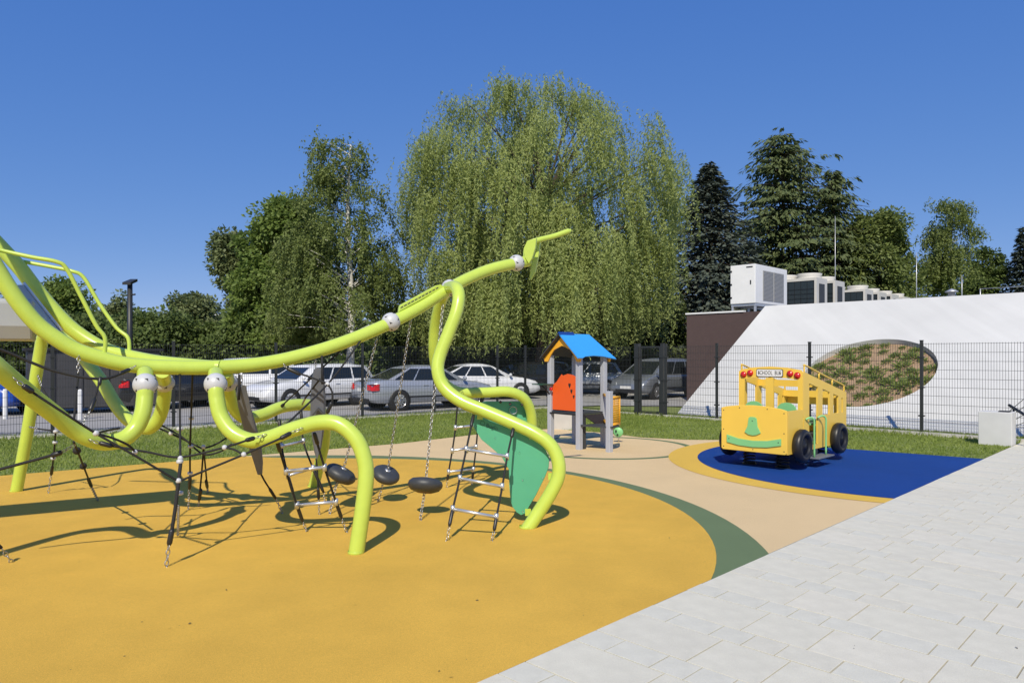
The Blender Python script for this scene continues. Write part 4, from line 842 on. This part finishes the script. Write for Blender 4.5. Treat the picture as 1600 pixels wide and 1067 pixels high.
def car(kind, ctr, heading, paint, label, group='cars in the car park'):
    S = SHAPES[kind]; L, W_, H_ = S['L'], S['W'], S['H']; hw = W_/2
    t_ = empty('parked_car', (ctr[0], ctr[1], .012), heading); tag(t_, label, 'car', group)
    xs = [0, .008, .02, .05, .1, .15, .2, .28, .36, .45, .55, .64, .7, .74, .8, .86, .91, .95, .975, .99, 1]; m_ = MB(); K = 9; vs = []
    for x in xs:
        zt_ = interp(S['deck'], x); e = min(x, 1-x); w2 = hw*(1 - .16*max(0, 1-e/.09)**2.2); zb = .24 + .1*max(0, 1-e/.06); X = (x-.5)*L
        half = [(w2*.82, zb), (w2*.96, zb+.05), (w2, lerp(zb, zt_, .38)), (w2*.995, lerp(zb, zt_, .7)), (w2*.955, zt_-.06), (w2*.88, zt_-.012), (w2*.5, zt_+.012), (0, zt_+.02)]
        full = half + [(-y, z) for y, z in half[:-1][::-1]]; vs += [(X, y, z) for y, z in full]; K = len(full)
    n_ = len(xs); fs = [(i*K+j, (i+1)*K+j, (i+1)*K+j+1, i*K+j+1) for i in range(n_-1) for j in range(K-1)]
    fs += [((i+1)*K, i*K, i*K+K-1, (i+1)*K+K-1) for i in range(n_-1)] + [tuple(range(K)), tuple((n_-1)*K+j for j in range(K))[::-1]]
    m_.add(vs, fs, True); body = m_.build('body', paint, t_); 
    g0, g1, g2, g3 = [(g-.5)*L for g in S['gh']]; zb = lambda x: interp(S['deck'], x/L+.5) - .03
    wb_, wr = hw*.90, hw*.70; zr = H_
    rowsx = [(g0, zb(g0), g1, zr-.05), (lerp(g0, g3, .25), zb(0), lerp(g1, g2, .3), zr), (lerp(g0, g3, .6), zb(0), lerp(g1, g2, .7), zr), (g3, zb(g3), g2, zr-.05)]
    c_ = MB(); vs = []
    for xb, z0, xr, z1 in rowsx:
        half = [(wb_, xb, z0), (lerp(wb_, wr, .9), lerp(xb, xr, .9), lerp(z0, z1, .9)), (wr*.9, xr, z1-.005), (wr*.45, xr, z1+.018), (0, xr, z1+.022)]
        vs += [(x, y, z) for y, x, z in half] + [(x, -y, z) for y, x, z in half[:-1][::-1]]
    K = 9; fs = [(i*K+j, (i+1)*K+j, (i+1)*K+j+1, i*K+j+1) for i in range(3) for j in range(K-1)] + [tuple(range(K)), tuple(3*K+j for j in range(K))[::-1]]
    c_.add(vs, fs, True); cab_ = c_.build('cabin', paint, t_)
    for p_ in cab_.data.polygons:
        if len(p_.vertices) > 4: p_.use_smooth = False
    # windows: side panes, windscreen, rear window; each pane sits proud of the cabin
    def sidept(f, h, sg):                       # f along 0..1, h up 0..1
        xb = lerp(g0, g3, f); xr = lerp(g1, g2, f); z0 = zb(xb); y = lerp(wb_, lerp(wb_, wr, .9), h/.9); z1 = zr-.05 if f < .05 or f > .95 else zr
        return Vector((lerp(xb, xr, h), sg*(y+.012), lerp(z0, z1-.01, h)))
    for sg in (-1, 1):
        for f0, f1 in ((.07, .30), (.325, .60), (.625, .90)):
            e = lambda f, h: sidept(f, h, sg)
            q = [e(f0+.0, .1), e(f1, .1), e(f1-(.02 if f1 > .8 else 0), .82), e(f0+(.02 if f0 < .1 else 0), .82)]
            MB().prism(q if sg < 0 else q[::-1], (0, -sg*.01, 0)).build('side_window', mt['glass'], cab_)
    def endpane(xb, xr, z0, z1, dx, name):
        pt = lambda y, h: Vector((lerp(xb, xr, h)+dx, y, lerp(z0, z1, h)))
        q = [pt(-wb_*.86, .12), pt(wb_*.86, .12), pt(lerp(wb_, wr, .88)*.86, .88), pt(-lerp(wb_, wr, .88)*.86, .88)]
        MB().prism(q, (-dx*.8, 0, 0)).build(name, mt['glass'], cab_)
    endpane(g3, g2, zb(g3), zr-.05, .012, 'windscreen'); endpane(g0, g1, zb(g0), zr-.05, -.012, 'rear_window')
    rw = .325 if kind != 'suv' else .36
    for x in (.2, .805):
        for sg in (-1, 1):
            X = (x-.5)*L; c0 = Vector((X, sg*(hw-.2), rw)); ax = (0, sg, 0)
            MB().lathe([(rw+.045, .02), (rw+.045, .206), (rw-.02, .206)], c0, ax, 24).build('wheel_arch', mt['trim'], body)
            wh = MB().lathe([(rw*.62, .19), (rw*.7, .212), (rw*.95, .212), (rw, .19), (rw, .05), (rw*.9, .0)], c0, ax, 24).build('wheel', mt['ctyre'], t_)
            ri = MB().lathe([(rw*.66, .205), (rw*.62, .195), (rw*.6, .17)], c0, ax, 24)
            for j in range(10):
                q = 2*math.pi*j/10; d = Vector((math.cos(q), 0, math.sin(q))); s_ = Vector((-d.z, 0, d.x)); p_ = c0 + Vector((0, sg*.196, 0))
                qd = [p_ + d*rw*.1 - s_*.022, p_ + d*rw*.1 + s_*.022, p_ + d*rw*.63 + s_*.03, p_ + d*rw*.63 - s_*.03]; ri.prism(qd if sg < 0 else qd[::-1], (0, -sg*.02, 0))
            ri.lathe([(rw*.17, .19), (rw*.15, .21), (.001, .212)], c0, ax, 12); ri.build('rim', mt['rim'], wh)
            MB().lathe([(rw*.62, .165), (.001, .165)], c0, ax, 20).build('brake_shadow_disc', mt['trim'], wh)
    for sg in (-1, 1):
        zl = interp(S['deck'], .955) - .1; hl = MB(); hl.prism([(L*.455, sg*hw*.93, zl-.1), (L*.485, sg*hw*.8, zl-.12), (L*.494, sg*hw*.5, zl-.13), (L*.487, sg*hw*.5, zl-.02), (L*.46, sg*hw*.82, zl+.03), (L*.435, sg*hw*.945, zl+.03)], (.012, sg*.014, .01)); hl.build('headlight', mt['lens'], body)
        zl = (interp(S['deck'], .03) - .2); tl = MB(); tl.prism([(-L*.445, sg*hw*.965, zl-.08), (-L*.445, sg*hw*.955, zl+.12), (-L*.488, sg*hw*.88, zl+.12), (-L*.5, sg*hw*.6, zl+.1), (-L*.5, sg*hw*.6, zl-.07), (-L*.49, sg*hw*.9, zl-.09)], (-.045, sg*.035, .0)); tl.build('tail_light', mt['red'], body)
        mi = MB().ball((0, 0, 0), .1, 12, 8); mo = mi.build('mirror', paint, t_); mo.scale = (.6, 1.0, .65); mo.location = (g3-.18, sg*(hw+.06), zb(g3)+.1)
        for x in (.4, .6): MB().box((x-.5)*L-.09, (x-.5)*L+.09, sg*hw*.992-.012, sg*hw*.992+.012, .79, .815).build('door_handle', paint, body)
        MB().box(-L*.27, L*.27, sg*hw-.006-.0, sg*hw+.006, .42, .47).build('side_trim', mt['trim'], body)
    MB().box(L*.5-.03, L*.5+.012, -hw*.55, hw*.55, .30, .42).build('grille', mt['trim'], body); MB().box(L*.5, L*.5+.018, -.26, .26, .44, .55).build('number_plate', mt['plate'], body)
    MB().box(-L*.5-.012, -L*.5+.03, -hw*.7, hw*.7, .28, .4).build('bumper_trim', mt['trim'], body); MB().box(-L*.5-.018, -L*.5, -.26, .26, .62, .73).build('number_plate', mt['plate'], body)
    return t_
def paint(name, c, metal=.0, rough=.3): return M(name, c, rough, metal=metal, coat=.8)
pSil = paint('silver_paint', (.42, .45, .50), .35); pWh = paint('white_paint', (.76, .77, .78)); pLS = paint('light_silver_paint', (.62, .63, .66), .2); pBlk = paint('black_paint', (.012, .013, .015)); pGry = paint('grey_paint', (.20, .22, .25), .35); pRed = paint('red_paint', (.30, .012, .015)); pBlu = paint('blue_paint', (.01, .07, .42)); pDk = paint('dark_grey_paint', (.03, .03, .034), .2)
HA = math.atan2(.586, .81)
car('sedan', (-2.95, 24.0), HA, pSil, 'silver saloon car parked nearest the fence, tail to the left')
car('wagon', (-7.05, 24.75), math.atan2(-.75, -.62), pWh, 'white estate car left of the nearest silver saloon')
car('suv', (-10.3, 26.2), math.atan2(-.35, -.94), pWh, 'white off-road car with dark wheels beyond the grey hanging panels')
car('suv', (-11.6, 24.3), math.atan2(.85, .55), pBlk, 'black off-road car seen from behind beneath the ball joints')
car('hatch', (-11.6, 30.6), math.atan2(.9, .3), pRed, 'red hatchback mostly hidden behind the black off-road car')
car('sedan', (-1.3, 28.9), math.atan2(.35, .94), pWh, 'white saloon car behind the nearest silver saloon, facing right')
car('hatch', (.45, 31.5), math.atan2(-.45, -.9), pBlk, 'black hatchback behind the curved neck legs')
car('hatch', (.95, 34.6), math.atan2(-.45, -.9), pWh, 'white hatchback left of the playhouse')
car('hatch', (3.2, 33.3), math.atan2(.05, -1.0), pSil, 'silver hatchback seen through the playhouse')
car('van', (6.15, 30.0), math.atan2(-.72, -.70), pGry, 'grey people carrier behind the gate')
car('hatch', (-16.6, 21.6), math.atan2(-.1, 1), pBlu, 'blue car at the far left behind the fence')

# dark shelter, bollards, lamp, distant flats
sh = empty('storage_shelter', (-13.25, 22.3, 0), HA); tag(sh, 'dark grey flat roofed shelter behind the fence on the left', 'shelter')
MB().box(-1.75, 1.75, -.9, .9, .18, 1.92).build('wall', M('dark_grey_cladding', (.045, .046, .052), .55, var=.12, scale=3), sh)
MB().box(-1.85, 1.85, -1.0, 1.0, 1.922, 2.0).build('roof', mt['trim'], sh)
for k in range(5): MB().box(-1.74+k*.7, -1.74+k*.7+.67, -.93, -.902, .22, 1.88).build('panel', M('dark_grey_cladding_panel', (.05+.004*k, .05+.003*k, .056), .5, var=.1, scale=3), sh)
for k in (-1.6, 1.6): MB().box(k-.06, k+.06, -.85, .85, .0, .18).build('foot', mt['kerb'], sh)
for x, y, lab in ((125, 656, 'white bollard post in front of the dark shelter'), (8, 655, 'white bollard post beside the blue car')):
    b_ = G(x, y); o = MB().lathe([(.055, 0), (.055, .8), (.045, .84), (.001, .85)], b_, n=16).build('bollard', mt['white']); tag(o, lab, 'bollard', 'white bollards by the car park')
lm = G(203, 640); lt = P(203, 440, 24.0); lmp = wthing('lamp_post', Vector((lt.x, lt.y, 0)), 'black lamp post with flat T-shaped head above the hedge', 'lamp post')
MB().tube([(lt.x, lt.y, -.02), (lt.x, lt.y, lt.z-.02)], [.1, .08], 12).build('pole', mt['fence'], lmp)
MB().hexa([P(191, 441, 23.8), P(204, 436, 24.3), P(215, 436, 24.3), P(204, 441, 23.8)], [P(191, 445, 23.8), P(204, 440, 24.3), P(215, 440, 24.3), P(204, 445, 23.8)]).build('lamp_head', mt['fence'], lmp)
MB().tube([P(203, 461, 24), P(211, 460, 23.9)], .03, 8).build('sensor', mt['fence'], lmp)
mflat = M('far_white_flats', (.62, .62, .62), .8); mflw = M('far_dark_windows', (.12, .14, .17), .4)
for x0, x1, y0, lab in ((140, 216, 486, 'white block of flats with dark bands, far left behind the hedge'), (334, 346, 491, 'narrow white block of flats beyond the round tree')):
    a_ = P(x0, y0, 240); b_ = P(x1, y0, 240); f_ = wthing('apartment_block', Vector((a_.x, 240, 0)), lab, 'building')
    MB().box(a_.x, b_.x, 240, 252, -.02, a_.z).build('wall', mflat, f_)
    z = a_.z - 1.0; i = 0
    while z > 2 and i < 8:
        MB().box(a_.x+.4, b_.x-.4, 239.9, 239.98, z-1.3, z-.1).build('window_band', mflw, f_); z -= 2.7; i += 1

# ------------------------------------------------------------------ trees
def crown_pts(prof, D, n, rng, depthk=.8, surf=.55):
    ys = np.array([p[0] for p in prof], float); xl = np.array([p[1] for p in prof], float); xr = np.array([p[2] for p in prof], float)
    wts = np.interp(np.linspace(ys[0], ys[-1], 200), ys, xr-xl); cdf = np.cumsum(wts); cdf /= cdf[-1]
    y = np.interp(rng.random(n), cdf, np.linspace(ys[0], ys[-1], 200)); l_ = np.interp(y, ys, xl); r_ = np.interp(y, ys, xr)
    phi = rng.uniform(0, 2*np.pi, n); rr = rng.random(n)**surf
    cx = (l_+r_)/2; hw = (r_-l_)/2; X = ((cx + hw*rr*np.cos(phi)) - 800)/F*D; Y = D + hw/F*D*depthk*rr*np.sin(phi)
    Z = CAM_H - (y-HOR)/F*D
    return np.stack([X, Y, Z], 1)
def trunk_part(path, r0, r1, mat, parent, name='trunk', n=10):
    pts = smooth_path(path, 5); k = len(pts); return MB().tube(pts, [lerp(r0, r1, i/(k-1)) for i in range(k)], n).build(name, mat, parent)
def limbs(parent, tr, cl, mat, rng, count, r=.05):      # limbs from the trunk line to clump centres
    m_ = MB(); idx = rng.permutation(len(cl))[:count]
    for i in idx:
        c_ = Vector(cl[i]); best = None
        zt_ = c_.z - (c_ - Vector((tr[0].x, tr[0].y, c_.z))).length*.55
        zs = [q.z for q in tr]; z = min(max(zt_, tr[0].z + .25*(tr[-1].z-tr[0].z)), tr[-1].z)
        for q0, q1 in zip(tr, tr[1:]):
            if q0.z <= z <= q1.z: best = q0.lerp(q1, (z-q0.z)/max(1e-6, q1.z-q0.z))
        best = best or tr[-1]; mid = best.lerp(c_, .5) + Vector((rng.normal()*.12, rng.normal()*.12, .12*(c_-best).length*.5))
        pts = smooth_path([best, mid, c_], 4); k = len(pts); m_.tube(pts, [r*(1-.8*j/(k-1)) for j in range(k)], 6, False)
    return m_.build('limbs', mat, parent)
def broad(name, label, px, prof, D, nclump, nleaf, L, W, lm_, seed, cr=.6, base_y=None, bark='bark', trunk_r=.2, top=None, droop=.3, nl=30, lean=0, group='trees beyond the car park', flat=.75):
    rng = np.random.default_rng(seed); X0 = (px-800)/F*D; t_ = wthing(name, Vector((X0, D, 0)), label, 'tree', group)
    cl = crown_pts(prof, D, nclump, rng); k = rng.uniform(.55, 1.35, nclump)*cr
    c_ = np.repeat(cl, nleaf, 0); kk = np.repeat(k, nleaf)[:, None]
    g = rng.normal(size=(len(c_), 3)); g /= np.linalg.norm(g, axis=1, keepdims=True); g *= (rng.random((len(c_), 1))**.45)
    pos = c_ + g*kk*np.array([1, 1, flat]); d_ = g*.8 + rng.normal(size=pos.shape)*.5 + np.array([0, 0, -droop])
    zt_ = CAM_H - (prof[0][0]-HOR)/F*D; tr = [Vector((X0, D, -.05)), Vector((X0+lean*.3, D, zt_*.35)), Vector((X0+lean*.8, D, zt_*.7)), Vector((X0+lean, D, zt_*.93))]
    quads_obj('crown', leaf_quads(pos, d_, L, W, rng, (X0, D, zt_*.45)), lm_, t_); trunk_part(tr, trunk_r, .03, mt[bark], t_)
    limbs(t_, tr, cl, mt[bark], rng, nl, trunk_r*.3); return t_
def hanging(name, label, px, prof, D, nstr, lmin, lmax, step, L, W, lm_, seed, floor_y, bark='bark', trunk_r=.4, lean=0, nl=40, group='trees beyond the car park', surf=.5, per=2, nclump=150, spread=.8, window=0.0, limb_r=None, trunk_top=.93, jit=.05):
    rng = np.random.default_rng(seed); X0 = (px-800)/F*D; t_ = wthing(name, Vector((X0, D, 0)), label, 'tree', group)
    cl = crown_pts(prof, D, nclump, rng, surf=surf); st = cl[rng.integers(0, nclump, nstr)] + rng.normal(size=(nstr, 3))*np.array([spread, spread, spread*.55])
    fz = np.clip((st[:, 2].max()-st[:, 2])/(st[:, 2].max()-st[:, 2].min()), 0, 1); ln_ = (lmin + (lmax-lmin)*fz**1.1)*rng.uniform(.35, 1.15, nstr); zf = CAM_H - (floor_y-HOR)/F*D + rng.uniform(-.3, 1.6, nstr); ln_ = np.clip(np.minimum(ln_, st[:, 2]-zf), .25, None)
    if window:                             # open gap in the foliage on the camera side of the trunk
        gp = (np.abs(st[:, 0]-X0-.1) < window) & (st[:, 1] < D+.2) & (fz > .3) & (rng.random(nstr) < .7); st, ln_ = st[~gp], ln_[~gp]; nstr = len(st)
    out = st[:, :2] - np.array([X0, D]); out /= np.maximum(np.linalg.norm(out, axis=1, keepdims=True), .3)
    C = []; Dd = []
    for i in range(nstr):
        k = int(ln_[i]/step)+1; s = (np.arange(k)+rng.random(k))/k*ln_[i]; sw = rng.normal(size=2)*.05; a_ = out[i]*(.35*(1-np.exp(-s*2)))[:, None]
        p = np.stack([st[i, 0] + a_[:, 0] + sw[0]*s, st[i, 1] + a_[:, 1] + sw[1]*s, st[i, 2] + .12 - s], 1)
        for _ in range(per): C.append(p + rng.normal(size=p.shape)*jit)
    C = np.concatenate(C); d_ = rng.normal(size=C.shape)*.7 + np.array([0, 0, -.7])
    zt_ = CAM_H - (prof[0][0]-HOR)/F*D; tt = zt_*trunk_top; tr = [Vector((X0, D, -.05)), Vector((X0+.12, D, tt*.35)), Vector((X0-.05, D, tt*.7)), Vector((X0+.08, D, tt))]
    quads_obj('crown', leaf_quads(C, d_, L, W, rng, (X0, D, zt_*.45)), lm_, t_); trunk_part(tr, trunk_r, .03, mt[bark], t_); limbs(t_, tr, cl, mt[bark], rng, nl, limb_r or trunk_r*.28); return t_
def conifer(name, label, px, ytop, D, wpx, ybase, levels, per, lm_, seed, droop=.25, L=.34, W=.13, dens=26, group='trees behind the roof', irr=.2, hang=.3, power=.8, gap=0.0, zj=.12):
    rng = np.random.default_rng(seed); X0 = (px-800)/F*D; zt_ = CAM_H - (ytop-HOR)/F*D; zb = max(.5, CAM_H - (ybase-HOR)/F*D); rmax = wpx/2/F*D
    t_ = wthing(name, Vector((X0, D, 0)), label, 'tree', group); tr = [Vector((X0, D, -.05)), Vector((X0+.05, D, zt_*.5)), Vector((X0, D, zt_))]; C = []; Dd = []; br = MB()
    for i in range(levels):
        f = (i+.4)/levels; z = zt_ - (zt_-zb)*f; rr = rmax*(f**power)
        for j in range(per):
            if rng.random() < gap: continue
            q = rng.uniform(0, 2*np.pi); r_ = rr*rng.uniform(1-irr*1.6, 1+irr); dirv = np.array([math.cos(q), math.sin(q), 0]); k = max(6, int(dens*(.3+r_/rmax)))
            s = rng.random(k)**.75; lift = .12*r_; zz = z + rng.normal()*zj + lift*s - droop*rng.uniform(.5, 1.5)*r_*s**1.8
            p = np.stack([X0 + dirv[0]*r_*s, D + dirv[1]*r_*s, zz], 1); side = np.array([-dirv[1], dirv[0], 0]); off = rng.normal(size=k)*(.10+.12*r_*(1-s)**.5*.8)
            p = p + side*off[:, None] + rng.normal(size=p.shape)*.04; d_ = dirv*.8 + side*(np.sign(off)*.6)[:, None] + rng.normal(size=p.shape)*.25 + np.array([0, 0, -hang])
            C.append(p); Dd.append(d_)
            if j % 2 == 0: a_ = Vector((X0, D, z)); b_ = Vector((X0+dirv[0]*r_*.85, D+dirv[1]*r_*.85, z + lift*.85 - droop*r_*.75)); br.tube([a_, a_.lerp(b_, .5) + up*.05*r_, b_], [.035, .022, .008], 5, False)
    C = np.concatenate(C); Dd = np.concatenate(Dd); quads_obj('crown', leaf_quads(C, Dd, L, W, rng, (X0, D, zt_*.4)), lm_, t_); trunk_part(tr, .22, .02, mt['bark'], t_); br.build('limbs', mt['bark'], t_); return t_
lw = leaf_mat('willow_leaves', (.28, .34, .09), (.46, .52, .19), .48); lb_ = leaf_mat('birch_leaves', (.14, .19, .045), (.27, .32, .10), .45)
lmp_ = leaf_mat('maple_leaves', (.13, .20, .04), (.26, .34, .085), .45); lgr = leaf_mat('grey_green_leaves', (.14, .185, .07), (.28, .32, .14), .4); lhd = leaf_mat('hedge_leaves', (.09, .135, .035), (.19, .25, .07), .42)
lsp = leaf_mat('spruce_needles', (.055, .072, .052), (.125, .15, .115), .18, .6); llr = leaf_mat('larch_needles', (.08, .115, .04), (.18, .215, .085), .32, .6); ldk = leaf_mat('dark_leaves', (.07, .10, .025), (.16, .195, .055), .4)
hanging('willow_tree', 'huge weeping willow with long pale green hanging branches', 848, [(140, 805, 868), (153, 735, 920), (172, 690, 950), (190, 688, 1000), (212, 668, 1056), (255, 642, 1066), (320, 634, 1066), (380, 638, 1052), (430, 652, 1022), (480, 662, 988)], 33, 6300, 1.25, 4.6, .085, .17, .048, lw, 21, 556, trunk_r=.55, nl=90, nclump=310, surf=.42, spread=.36, limb_r=.07, trunk_top=.62, jit=.035)
hanging('birch_tree', 'tall birch with white trunk and drooping crown in front of the maple', 545, [(197, 500, 528), (222, 488, 555), (262, 482, 580), (310, 478, 600), (360, 456, 622), (420, 440, 626), (470, 430, 628), (520, 430, 622)], 31, 3500, .35, 1.3, .07, .12, .075, lb_, 22, 545, bark='birchbark', trunk_r=.2, nl=70, nclump=170, surf=.45, spread=.3, per=2, window=.5, limb_r=.03)
broad('maple_tree', 'broad bright green leafy tree left of the birch', 450, [(318, 436, 490), (350, 408, 515), (385, 376, 525), (430, 366, 528), (490, 372, 528), (545, 376, 525)], 34, 190, 330, .2, .15, lmp_, 23, .75, trunk_r=.25)
broad('poplar_tree', 'grey green leafy tree at the left edge of the tree group', 368, [(368, 345, 385), (385, 334, 395), (430, 345, 400), (480, 362, 410), (530, 365, 410)], 36, 70, 300, .2, .15, lgr, 24, .6, trunk_r=.2)
broad('round_tree', 'round pale green tree above the hedge at the left', 298, [(466, 280, 315), (485, 262, 335), (510, 255, 342), (535, 255, 340)], 44, 46, 300, .22, .16, lgr, 25, .8, trunk_r=.2)
broad('round_tree', 'dark round tree above the hedge behind the handrails', 92, [(438, 84, 104), (455, 74, 118), (480, 68, 125), (515, 62, 135)], 40, 46, 300, .2, .15, lmp_, 26, .7, trunk_r=.2)
broad('slender_tree', 'thin sparse young tree beside the lamp post', 190, [(463, 182, 192), (480, 172, 200), (500, 165, 215), (520, 165, 215)], 38, 22, 170, .18, .13, lgr, 27, .5, trunk_r=.1)
for i, (x0, x1, yt, D_, lab) in enumerate(((-80, 60, 510, 33, 'dense dark hedge at the left edge behind the tubes'), (50, 190, 500, 34, 'dense dark hedge behind the shelter'), (180, 310, 500, 33, 'dense dark hedge between lamp post and round tree'), (300, 440, 512, 34, 'dense dark hedge below the maple'))):
    broad('hedge', lab, (x0+x1)/2, [(yt, x0+15, x1-15), (yt+18, x0, x1), (560, x0, x1), (600, x0, x1)], D_, 120, 260, .17, .13, lhd, 30+i, .65, trunk_r=.12, nl=10, group='hedges along the car park', droop=.1)
for i, (x0, x1, yt, D_, lab) in enumerate(((590, 760, 480, 40, 'dark bushes behind the cars left of the willow trunk'), (730, 900, 490, 41, 'dark bushes behind the cars under the willow'), (880, 1080, 470, 40, 'dark bushes between the willow and the brown wall'))):
    broad('bush', lab, (x0+x1)/2, [(yt, x0+20, x1-20), (yt+20, x0, x1), (570, x0, x1), (605, x0, x1)], D_, 120, 220, .2, .15, ldk, 40+i, .8, trunk_r=.12, nl=10, group='bushes behind the car park', droop=.1)
conifer('spruce_tree', 'dark blue green spruce right of the willow', 1108, 258, 42, 300, 560, 54, 19, lsp, 51, droop=.35, L=.34, W=.16, dens=26, power=.75)
conifer('larch_tree', 'tallest dark conifer behind the white cabinet', 1222, 217, 48, 265, 520, 44, 17, llr, 52, droop=.2, L=.42, W=.15, dens=36, hang=.7, power=.45, irr=.4, gap=.06, zj=.4)
conifer('larch_tree', 'conifer with spreading right branches behind the chillers', 1302, 268, 47, 205, 520, 30, 12, llr, 53, droop=.3, L=.42, W=.14, dens=34, hang=.8, power=.6, irr=.5, gap=.1, zj=.4)
broad('lime_tree', 'broad dark leafy tree behind the chillers', 1372, [(335, 1360, 1385), (350, 1335, 1410), (390, 1322, 1428), (430, 1318, 1430), (475, 1318, 1430)], 46, 100, 320, .22, .15, ldk if False else lb_, 54, .8, group='trees behind the roof', trunk_r=.25)
broad('background_tree', 'dark leafy tree filling the gap left of the tallest conifer', 1180, [(400, 1165, 1200), (430, 1150, 1330), (500, 1150, 1340)], 52, 90, 260, .24, .18, ldk, 57, .9, group='trees behind the roof')
hanging('birch_tree', 'slender birch with white trunk rising behind the roof vent', 1487, [(310, 1468, 1500), (340, 1462, 1515), (380, 1450, 1522), (410, 1440, 1518), (450, 1440, 1515)], 48, 1500, .5, 1.5, .08, .16, .09, lb_, 55, 470, bark='birchbark', trunk_r=.16, nl=30, nclump=60, surf=.6, spread=.35, group='trees behind the roof', per=2, window=.35, limb_r=.03)
broad('background_tree', 'dark leafy tree right of the slender birch', 1535, [(392, 1528, 1548), (410, 1515, 1562), (445, 1510, 1570), (480, 1510, 1570)], 52, 46, 260, .22, .16, lhd, 56, .7, group='trees behind the roof')
conifer('spruce_tree', 'dark spruce at the right edge behind the roof', 1602, 358, 50, 90, 520, 30, 12, lsp, 58, droop=.3, L=.36, W=.16, dens=26, power=.8)

# far belt of woodland closing the view
rng = np.random.default_rng(91); NW = 42000; wx = rng.uniform(-85, 95, NW); wy = rng.uniform(66, 82, NW); top_ = 5.6 + 1.6*np.sin(wx*.23) + 1.1*np.sin(wx*.61+1) + .7*np.sin(wx*1.7)
wz = top_*rng.random(NW)**.7; c_ = np.stack([wx, wy, wz], 1); o_ = quads_obj('far_woodland', leaf_quads(c_, rng.normal(size=(NW, 3)), .75, .6, rng, (0, 130, -40)), lhd)
tag(o_, 'dark belt of far woodland behind the car park and building', 'woodland', kind='stuff')

# ------------------------------------------------------------------ grass
rng = np.random.default_rng(77)
def inpoly(x, y, poly):
    c = np.zeros(len(x), bool); n_ = len(poly); j = n_-1
    for i in range(n_):
        xi, yi = poly[i]; xj, yj = poly[j]
        k = ((yi > y) != (yj > y)) & (x < (xj-xi)*(y-yi)/(yj-yi+1e-12)+xi); c ^= k; j = i
    return c
NB = 520000
x = rng.uniform(-13, 14, NB); y = rng.uniform(8.5, 25.5, NB); ok = inpoly(x, y, lawn) & ~inpoly(x, y, base) & (y - x > 3.95)
ok &= (np.abs(x/y*F) < 840); x, y = x[ok], y[ok]
patch = np.sin(x*1.7+np.cos(y*1.3)*2)*np.cos(y*1.9+np.sin(x*.8)*2); keep = rng.random(len(x)) < .72 + .28*patch; x, y = x[keep], y[keep]
h = rng.uniform(.02, .058, len(x))*(1 + .35*np.sin(x*.9)*np.cos(y*.7)); fd = np.minimum(np.abs((x-FC.x)*LD.y-(y-FC.y)*LD.x), np.abs((x-FC.x)*RD.y-(y-FC.y)*RD.x)); h = h*np.where(fd < .3, rng.uniform(1, 2.8, len(x)), 1)
a_ = rng.uniform(0, 6.283, len(x)); wd = rng.uniform(.006, .012, len(x)); lean_ = rng.normal(size=(len(x), 2))*.5*h[:, None]
b0 = np.stack([x-np.cos(a_)*wd, y-np.sin(a_)*wd, np.full(len(x), .0)], 1); b1 = np.stack([x+np.cos(a_)*wd, y+np.sin(a_)*wd, np.full(len(x), .0)], 1)
tp = np.stack([x+lean_[:, 0], y+lean_[:, 1], h], 1); tp2 = tp + np.stack([np.cos(a_)*.002, np.sin(a_)*.002, np.zeros(len(x))], 1)
gl = leaf_mat('grass_blades', (.165, .25, .035), (.40, .46, .11), .45)
go = quads_obj('grass', np.stack([b0, b1, tp2, tp], 1), gl); tag(go, 'short green lawn grass between the rubber surfacing and the fence', 'grass', kind='stuff')

# scattered bits of dry leaf and grit on the surfacing and the paving
lr = random.Random(19); lit = MB()
for i in range(70):
    px_ = lr.uniform(0, 1600); py_ = 700 + 367*lr.random()**.6; g_ = G(px_, py_, .0255); a_ = lr.uniform(0, 6.28); k_ = lr.choice([.004, .005, .006, .008, .013])
    if g_.y - g_.x < 3.9 and lr.random() < .5: continue
    u_ = Vector((math.cos(a_), math.sin(a_), 0))*k_; v_ = Vector((-math.sin(a_), math.cos(a_), 0))*k_*.45
    lit.add([g_ - u_, g_ + v_ + up*k_*.3, g_ + u_ + up*k_*.2, g_ - v_], [(0, 1, 2, 3)])
tag(lit.build('leaf_litter', M('dry_leaf_bits', (.10, .07, .035), .9)), 'tiny dry leaf bits scattered over the rubber and paving', 'leaf litter', kind='stuff')
